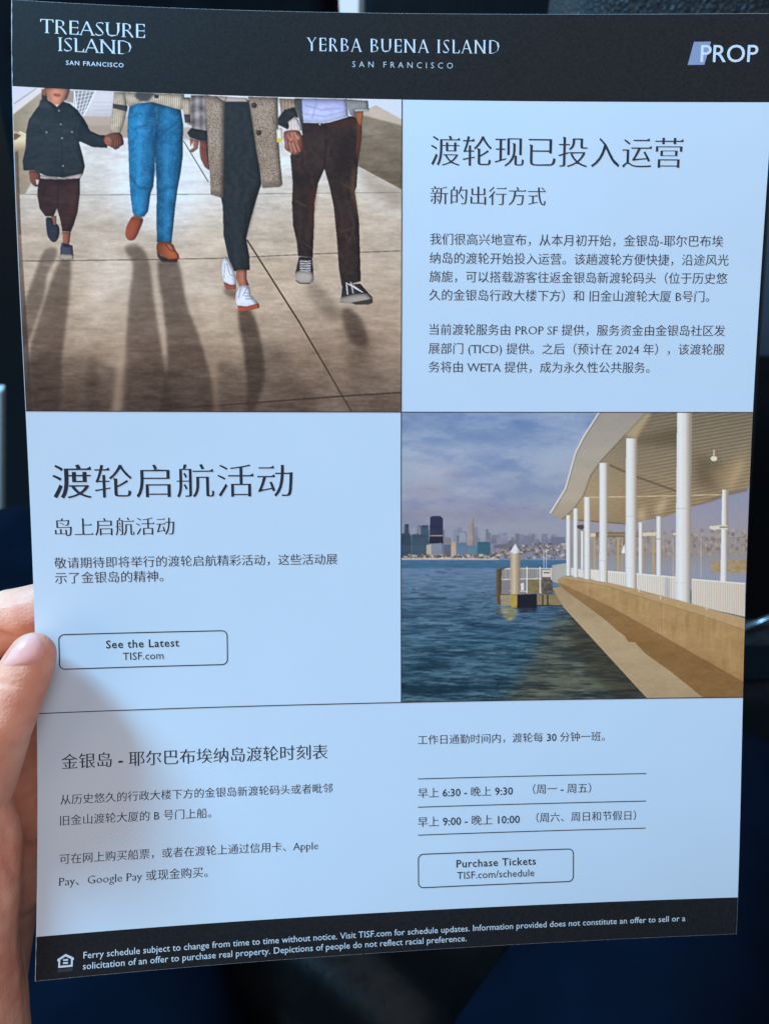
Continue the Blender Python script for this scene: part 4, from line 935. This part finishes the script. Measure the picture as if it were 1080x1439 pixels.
    c.line(G(292, 33, 212, 158, 172, 238, 122, 418, 45, 543), 2.0, (206, 208, 206)); c.line(G(300, 36, 218, 165, 178, 245, 128, 424, 54, 548), 1.0, (112, 112, 114), .7)
    c.line(G(525, 38, 420, 152, 300, 282, 250, 352, 214, 452, 165, 522, 105, 576), 1.4, (92, 84, 70), .7, .7); c.poly(G(420, 150, 530, 36, 560, 36, 500, 130, 480, 170), (190, 176, 138), 2, .6)
    c.disc(*G(872, 268)[0], 4.6, 3.6, (220, 216, 196), .5); c.line(G(872, 225, 872, 260), 2.4, (196, 188, 160), .8)
    # gate under the roof
    gl = (170, 154, 114)
    for P, w in ((G(250, 655, 578, 650), 5), (G(268, 665, 268, 830), 3.2), (G(330, 680, 330, 840), 2), (G(388, 675, 388, 840), 3.4), (G(408, 675, 408, 840), 2), (G(498, 640, 498, 850), 4), (G(512, 680, 512, 850), 3), (G(566, 665, 566, 855), 4)): c.line(P, w, gl if w < 5 else (206, 196, 166))
    c.poly(G(275, 640, 505, 640, 505, 664, 275, 664), (104, 92, 66), .5); c.poly(G(285, 646, 495, 646, 495, 658, 285, 658), (150, 136, 100), .5, .8); c.poly(G(405, 740, 420, 700, 425, 745, 408, 748), (230, 230, 226), .5)
    # columns and railings
    rail = lambda P, dx: (c.poly(G(*P), hgrad([(780, (206, 210, 210)), (900, (214, 214, 206)), (1050, (200, 196, 184))]), .5))
    for P in ((150, 820, 215, 830, 215, 872, 150, 858), (245, 828, 300, 832, 300, 896, 245, 880), (335, 838, 425, 845, 425, 925, 335, 902), (480, 850, 680, 868, 680, 985, 480, 938), (760, 878, 1030, 900, 1030, 1068, 760, 1008)): rail(P, 1)
    for x0, x1, y0, y1, z0, z1 in ((760, 1030, 878, 900, 1008, 1068), (480, 680, 850, 868, 938, 985), (335, 425, 838, 845, 902, 925)):
        n = int((x1 - x0) / 11)
        for k in range(n + 1):
            t = k / n; x = x0 + (x1 - x0) * t; c.line(G(x, y0 + (y1 - y0) * t + 6, x, z0 + (z1 - z0) * t - 4), 1.0, (158, 156, 150), .55)
        c.line(G(x0, y0, x1, y1), 1.4, (226, 226, 220))
    c.poly(G(625, 870, 650, 872, 650, 980, 625, 975), (150, 156, 176), 1.5, .6)
    def column(x0, x1, y0, y1, tilt=0):
        a, b = G(x0, 0)[0][0], G(x1, 0)[0][0]
        c.poly(G(x0 + tilt, y0, x1 + tilt, y0, x1, y1, (x0 + x1) / 2, y1 + 5, x0, y1), hgrad([(a, (196, 202, 214)), (a + (b - a) * .35, (226, 230, 236)), (a + (b - a) * .7, (204, 206, 206)), (b, (146, 142, 132))]), .45)
    column(200, 214, 635, 825); column(492, 512, 590, 850); column(582, 606, 560, 860); column(904, 938, 425, 888, 10)
    column(126, 148, 555, 858); column(162, 186, 520, 866); column(216, 248, 462, 882); column(292, 334, 290, 905, 2); column(424, 480, 165, 942, 4); column(676, 752, 30, 1015, 10)
    for x0, x1, yb in ((424, 480, 942), (292, 334, 905), (676, 752, 1015), (216, 248, 882)):
        c.line(G(x0 - 3, yb - 2, x1 + 3, yb - 2), 1.3, (150, 146, 136), .8); c.line(G(x0, yb - 120, x1, yb - 120), .7, (168, 170, 170), .5)
        c.poly(G(x1, yb - 6, x1 + 34, yb + 10, x1 + 20, yb + 14, x1 - 10, yb + 4), (120, 96, 60), 1, .5)
    c.line(G(676, 520, 752, 520), .8, (164, 166, 168), .6); c.line(G(424, 560, 480, 560), .7, (164, 166, 168), .5)
    c.poly(G(848, 610, 900, 605, 942, 606, 942, 626, 900, 624, 870, 630, 850, 622), (206, 204, 190), .5); c.line(G(900, 615, 942, 615), 1.4, (120, 110, 90)); c.poly(G(180, 606, 212, 602, 216, 618, 205, 628, 182, 620), (72, 66, 62), .5); c.line(G(582, 675, 606, 675), 1.4, (150, 140, 116)); c.line(G(668, 650, 690, 648), 2, (214, 216, 220))
    # concrete wall
    Q = frame(560, 574, 2.16); tan = vgrad([(800, (166, 142, 100)), (880, (164, 136, 90)), (960, (158, 128, 82))])
    st = c.noise(5, 40, 3)
    c.poly(Q(480, 520, 500, 508, 640, 530, 720, 548, 835, 580, 1060, 640, 1060, 840, 900, 760, 640, 610, 490, 545), on_f(n1 * 7 + n2 * 4 + st * 6, tan), .5)
    c.poly(Q(500, 508, 640, 530, 835, 578, 1060, 640, 1060, 676, 900, 622, 800, 592, 640, 542, 500, 516), on_f(n2 * 6, vgrad([(806, (172, 150, 112)), (890, (176, 150, 108))])), .6); c.line(Q(500, 516, 640, 542, 800, 592, 900, 622, 1060, 676), 1, (136, 110, 72), .55)
    c.poly(Q(485, 528, 500, 534, 640, 600, 800, 690, 1060, 838, 1060, 890, 925, 890, 830, 806, 740, 790, 700, 740, 660, 715, 600, 650, 490, 552), on_f(n1 * 6 + n2 * 4, vgrad([(825, (142, 114, 74)), (900, (132, 102, 60)), (985, (128, 98, 60))])), .6)
    c.poly(Q(466, 545, 490, 541, 620, 637, 660, 672, 684, 690, 696, 708, 716, 710, 745, 742, 830, 803, 930, 884, 755, 884, 500, 605), on_f(n1 * 5 + n2 * 3, vgrad([(826, (158, 142, 112)), (900, (172, 154, 122)), (985, (160, 144, 112))])), .6)
    c.line(Q(500, 607, 755, 885), 1.4, (52, 46, 36), .6)
    for k in range(46):
        t = rs_.rand(); x = 800 + 250 * t; y = 818 + 60 * t ** 1.15 + 6; h = (8 + 46 * t) * (.4 + .6 * rs_.rand())
        c.poly([(x, y), (x + 1.6 + 2 * rs_.rand(), y), (x + 1.2, y + h), (x - .4, y + h * .9)], (120, 92, 54) if rs_.rand() < .55 else (190, 160, 112), 1.4, .22)
    c.line(Q(690, 565, 691, 625), .8, (140, 112, 72), .4); c.line(Q(920, 628, 923, 760), .8, (140, 112, 72), .4)
    c.line(Q(795, 592, 797, 688), .9, (140, 112, 72), .6)
    for x, y in ((992, 855), (927, 840), (897, 830)): c.disc(x, y, 1.2, 2.4, (206, 204, 196), .5, .8)
    for k in range(14):
        x = 935 + 120 * rs_.rand(); y = 868 + (x - 935) * .25; c.line([(x, y), (x + rs_.randn(), y + 12 + 24 * rs_.rand())], 2, (182, 150, 92), .25, 1.5)
    c.a += 0.6 * (c.a - blur(c.a, 2.0)); c.a += (c.noise(1.6, 1.6, 2) * 2.5)[..., None]
    return c
def on_(n, col, k=1.0): return lambda X, Y, j, i: np.array(col, float) + (n[j, i] * 9 * k)[..., None]
def on_f(n, f): return lambda X, Y, j, i: f(X, Y, j, i) + n[j, i][..., None]

M_photo = bpy.data.materials.new('photo_print'); M_photo.use_nodes = True
_nt = M_photo.node_tree; _b = _nt.nodes['Principled BSDF']; _b.inputs['Roughness'].default_value = 0.6; _b.inputs['Specular IOR Level'].default_value = 0.12
_at = _nt.nodes.new('ShaderNodeAttribute'); _at.attribute_name = 'ink'
_nt.links.new(_at.outputs['Color'], _b.inputs['Base Color'])
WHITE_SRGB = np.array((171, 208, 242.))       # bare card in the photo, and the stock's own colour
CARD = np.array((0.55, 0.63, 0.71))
def lin(c): c = np.clip(c, 0, 255) / 255; return np.where(c <= .04045, c / 12.92, ((c + .055) / 1.055) ** 2.4)
def photograph(label, c, u0, u1, v0, v1):
    nu, nv = int((u1 - u0) / .19), int((v1 - v0) / .19)
    U, V = np.meshgrid(np.linspace(u0, u1, nu + 1), np.linspace(v0, v1, nv + 1)); U = U.ravel(); V = V.ravel()
    x, y = page_px(U, V); ink = c.sample(x, y); ink = ink * .93 + .07 * ink.mean(1, keepdims=True); col = np.clip(lin(ink) / lin(WHITE_SRGB) * CARD, .004, .88)
    k = nu + 1; I, Jx = np.meshgrid(np.arange(nu), np.arange(nv)); q = (Jx * k + I).ravel()
    F = np.stack([q, q + k, q + k + 1, q + 1], 1)
    me = bpy.data.meshes.new('printed_photograph'); P = surf(U, V, 0.03)
    me.vertices.add(len(P)); me.vertices.foreach_set('co', P.ravel())
    me.loops.add(F.size); me.loops.foreach_set('vertex_index', F.ravel().astype('i')); me.polygons.add(len(F)); me.polygons.foreach_set('loop_start', np.arange(0, F.size, 4).astype('i'))
    me.update(calc_edges=True); me.validate()
    a = me.attributes.new('ink', 'FLOAT_COLOR', 'POINT'); a.data.foreach_set('color', np.concatenate([col, np.ones((len(col), 1))], 1).ravel().astype('f'))
    return tag(link('printed_photograph', me, flyer, M_photo), label)
photograph('printed picture of four people walking hand in hand, cut off above the waist', walkers(), 0.14, CU, R1, R2)
photograph('printed picture of a ferry pier with white columns and a city across the water', pier(), CU, PW - 0.02, R2, R3)

# ------------------------------------------------------------------ the left hand holding the flyer by its edge
hand_o = empty('hand', world((-112, -45, 0)), True)
HO = Vector((-112, -45, 0))
tag(hand_o, 'left hand gripping the left edge of the flyer, thumb with its nail in front', 'hand')
def J(px, py, z): return Vector(at(px, py, z))
def limb(*pts):
    out = []
    for a, b in zip(pts, pts[1:]): out.append((a[0], a[1], b[0], b[1]))
    return out
wrist = (J(-75, 1560, 6), 25); fore = (J(-200, 2050, 0), 33)
imcp, mmcp, rmcp, pmcp = (J(-105, 925, -15), 11.5), (J(-85, 1030, -17), 11.5), (J(-55, 1120, -18), 11), (J(-18, 1200, -19), 10)
tip = (J(46, 921, 11.4), 6.6); tpad = (J(36, 945, 12.0), 7.6); tip2 = (J(2, 1018, 14.5), 8.6)
tmcp = (J(-38, 1120, 9), 11); then = (J(-36, 1200, 8), 13.5); then2 = (J(-60, 1320, 9), 17)
hyp = (J(2, 1255, -17), 12.0); hyp2 = (J(-30, 1400, -16), 14.5)
limbs = []
limbs += limb(fore, wrist)
for k in (imcp, mmcp, rmcp, pmcp): limbs += limb(wrist, k)
limbs += limb(imcp, mmcp, rmcp, pmcp)
limbs += limb(wrist, hyp2, hyp, pmcp)
limbs += limb(wrist, then2, then, tmcp, tip2, tpad, tip)
limbs += limb(imcp, (J(18, 868, -13), 9.2), (J(140, 838, -11), 8), (J(212, 824, -10), 7))
limbs += limb(mmcp, (J(45, 960, -16), 9.4), (J(180, 925, -12), 8.3), (J(255, 913, -11), 7.2))
limbs += limb(rmcp, (J(62, 1062, -18), 9.0), (J(185, 1025, -13), 8), (J(250, 1016, -11), 7))
limbs += limb(pmcp, (J(70, 1150, -17), 8.0), (J(150, 1120, -12), 7), (J(200, 1112, -11), 6.3))
limbs += limb((J(20, 1020, -16), 11), (J(22, 1130, -16), 11.5), (J(16, 1240, -15), 12))
limbs += limb(pmcp, (J(22, 1130, -16), 11.5), rmcp, (J(20, 1020, -16), 11), mmcp)
limbs = [(a * 0.001, ra * 0.001, b * 0.001, rb * 0.001) for a, ra, b, rb in limbs]

M_skin = mat('skin', (0.62, 0.33, 0.24), 0.52, 0.25, sss=0.25)
nt = M_skin.node_tree; b = nt.nodes['Principled BSDF']
tc = nt.nodes.new('ShaderNodeTexCoord')
n1 = nt.nodes.new('ShaderNodeTexNoise'); n1.inputs['Scale'].default_value = 95; n1.inputs['Detail'].default_value = 5
n2 = nt.nodes.new('ShaderNodeTexNoise'); n2.inputs['Scale'].default_value = 700; n2.inputs['Detail'].default_value = 3
v1 = nt.nodes.new('ShaderNodeTexVoronoi'); v1.inputs['Scale'].default_value = 850; v1.feature = 'DISTANCE_TO_EDGE'
for n in (n1, n2, v1): nt.links.new(tc.outputs['Object'], n.inputs['Vector'])
r1 = nt.nodes.new('ShaderNodeValToRGB')
r1.color_ramp.elements[0].position = 0.32; r1.color_ramp.elements[0].color = (0.66, 0.25, 0.165, 1)
r1.color_ramp.elements[1].position = 0.68; r1.color_ramp.elements[1].color = (0.80, 0.39, 0.26, 1)
nt.links.new(n1.outputs['Fac'], r1.inputs[0]); nt.links.new(r1.outputs[0], b.inputs['Base Color'])
ad = nt.nodes.new('ShaderNodeMath'); ad.operation = 'ADD'
nt.links.new(n2.outputs['Fac'], ad.inputs[0]); nt.links.new(v1.outputs['Distance'], ad.inputs[1])
bp = nt.nodes.new('ShaderNodeBump'); bp.inputs['Strength'].default_value = 0.22; bp.inputs['Distance'].default_value = 0.0008
nt.links.new(ad.outputs[0], bp.inputs['Height']); nt.links.new(bp.outputs[0], b.inputs['Normal'])

# creases pressed into the skin: (a, b, depth, width) along lines over the thumb joint, palm and finger fold
CREASES = [(J(-12, 1000, 20), J(28, 1018, 14), 0.5, 1.1), (J(-15, 1010, 20), J(20, 1030, 14), 0.35, 0.9), (J(-10, 988, 20), J(30, 1000, 16), 0.3, 0.9),
           (J(-10, 958, 20), J(28, 962, 18), 0.22, 0.8), (J(12, 1100, 2), J(34, 1196, -4), 0.6, 1.4), (J(-20, 885, -4), J(22, 905, -4), 0.9, 1.5),
           (J(22, 1290, 2), J(5, 1400, -2), 0.8, 2.0), (J(0, 1060, 12), J(26, 1140, 4), 0.4, 1.3), (J(30, 1255, -4), J(44, 1330, -6), 0.35, 1.2), (J(28, 1192, -4), J(60, 1206, -8), 1.0, 1.3),
           (J(-4, 1180, 18), J(26, 1240, 10), 0.25, 0.9), (J(-10, 1230, 20), J(18, 1300, 10), 0.25, 0.9), (J(2, 1150, 16), J(24, 1215, 6), 0.2, 0.8), (J(8, 1340, 4), J(24, 1420, -4), 0.3, 1.0), (J(-8, 1040, 20), J(16, 1052, 16), 0.22, 0.8), (J(0, 846, -4), J(40, 838, -4), 0.2, 1.0)]
def crease(co, nn):
    c = co * 1000
    d = np.zeros(len(c))
    for a, bb, dep, wd in CREASES:
        a = np.array(a); bb = np.array(bb); ab = bb - a
        t = np.clip(((c - a) @ ab) / (ab @ ab), 0, 1)
        q = c - (a + t[:, None] * ab); q[:, 2] *= 0.1
        r = np.linalg.norm(q, axis=1)
        d += 2.3 * dep * np.exp(-(r / wd) ** 2) * np.sin(np.pi * np.clip(t * .8 + .1, 0, 1))
    und = 0.07 * np.sin(c[:, 0] * .55 + 1.3 * np.sin(c[:, 1] * .4)) * np.sin(c[:, 1] * .47 + c[:, 2] * .3)
    return co + nn * ((und - d) * 0.001)[:, None]
hand = fused('skin_surface', limbs, 0.0008, 10, None, M_skin, post=crease)
for v in hand.data.vertices: v.co -= HO * 0.001
hand.parent = hand_o

# thumb nail: a curved plate laid on the skin
dgm = bmesh.new(); dgm.from_mesh(hand.data); tree = BVHTree.FromBMesh(dgm)
def drop(px, py):
    o, d = ray(px, py); o = (Vector(o) - HO) * 0.001; d = Vector(d).normalized()
    return tree.ray_cast(o, d)
nail_px = [(6, 934), (13, 920), (22, 908), (31, 898), (41, 892), (51, 892), (58, 899), (62, 908), (62, 917), (58, 925), (51, 931), (42, 934), (30, 935), (18, 936)]
P = np.array(nail_px, float); cxy = P.mean(0)
V = []; F = []
rings = [0, .25, .5, .75, .9, 1.0]; N = 56
tt = np.arange(N) / N * len(P)
out = []
for t in tt:                        # closed Catmull-Rom outline
    i = int(t); f = t - i
    p0, p1, p2, p3 = (P[(i + k) % len(P)] for k in (-1, 0, 1, 2))
    out.append(0.5 * (2 * p1 + (p2 - p0) * f + (2 * p0 - 5 * p1 + 4 * p2 - p3) * f * f + (3 * p1 - 3 * p2 + p3 - p0) * f ** 3))
out = np.array(out)
ok = True
for k, rr in enumerate(rings):
    for i in range(N if rr else 1):
        x, y = cxy + (out[i] - cxy) * rr
        h = drop(x, y)
        loc, nrm = h[0], h[1]
        lift = 0.00045 * (1 - rr ** 6) + 0.00002
        V.append(loc + nrm * lift)
for i in range(N): F.append((0, 1 + i, 1 + (i + 1) % N))
for k in range(1, len(rings) - 1):
    o0 = 1 + (k - 1) * N
    for i in range(N):
        F.append((o0 + i, o0 + N + i, o0 + N + (i + 1) % N, o0 + (i + 1) % N))
me = mesh('nail', V, F)
M_nail = mat('nail_plate', (0.74, 0.34, 0.29), 0.4, 0.25, (220, 0.08), sss=0.2, coat=0.1)
nail = link('nail', me, hand_o, M_nail)
bm = bmesh.new(); bm.from_mesh(me); bmesh.ops.recalc_face_normals(bm, faces=bm.faces); bm.to_mesh(me); bm.free()
dgm.free()
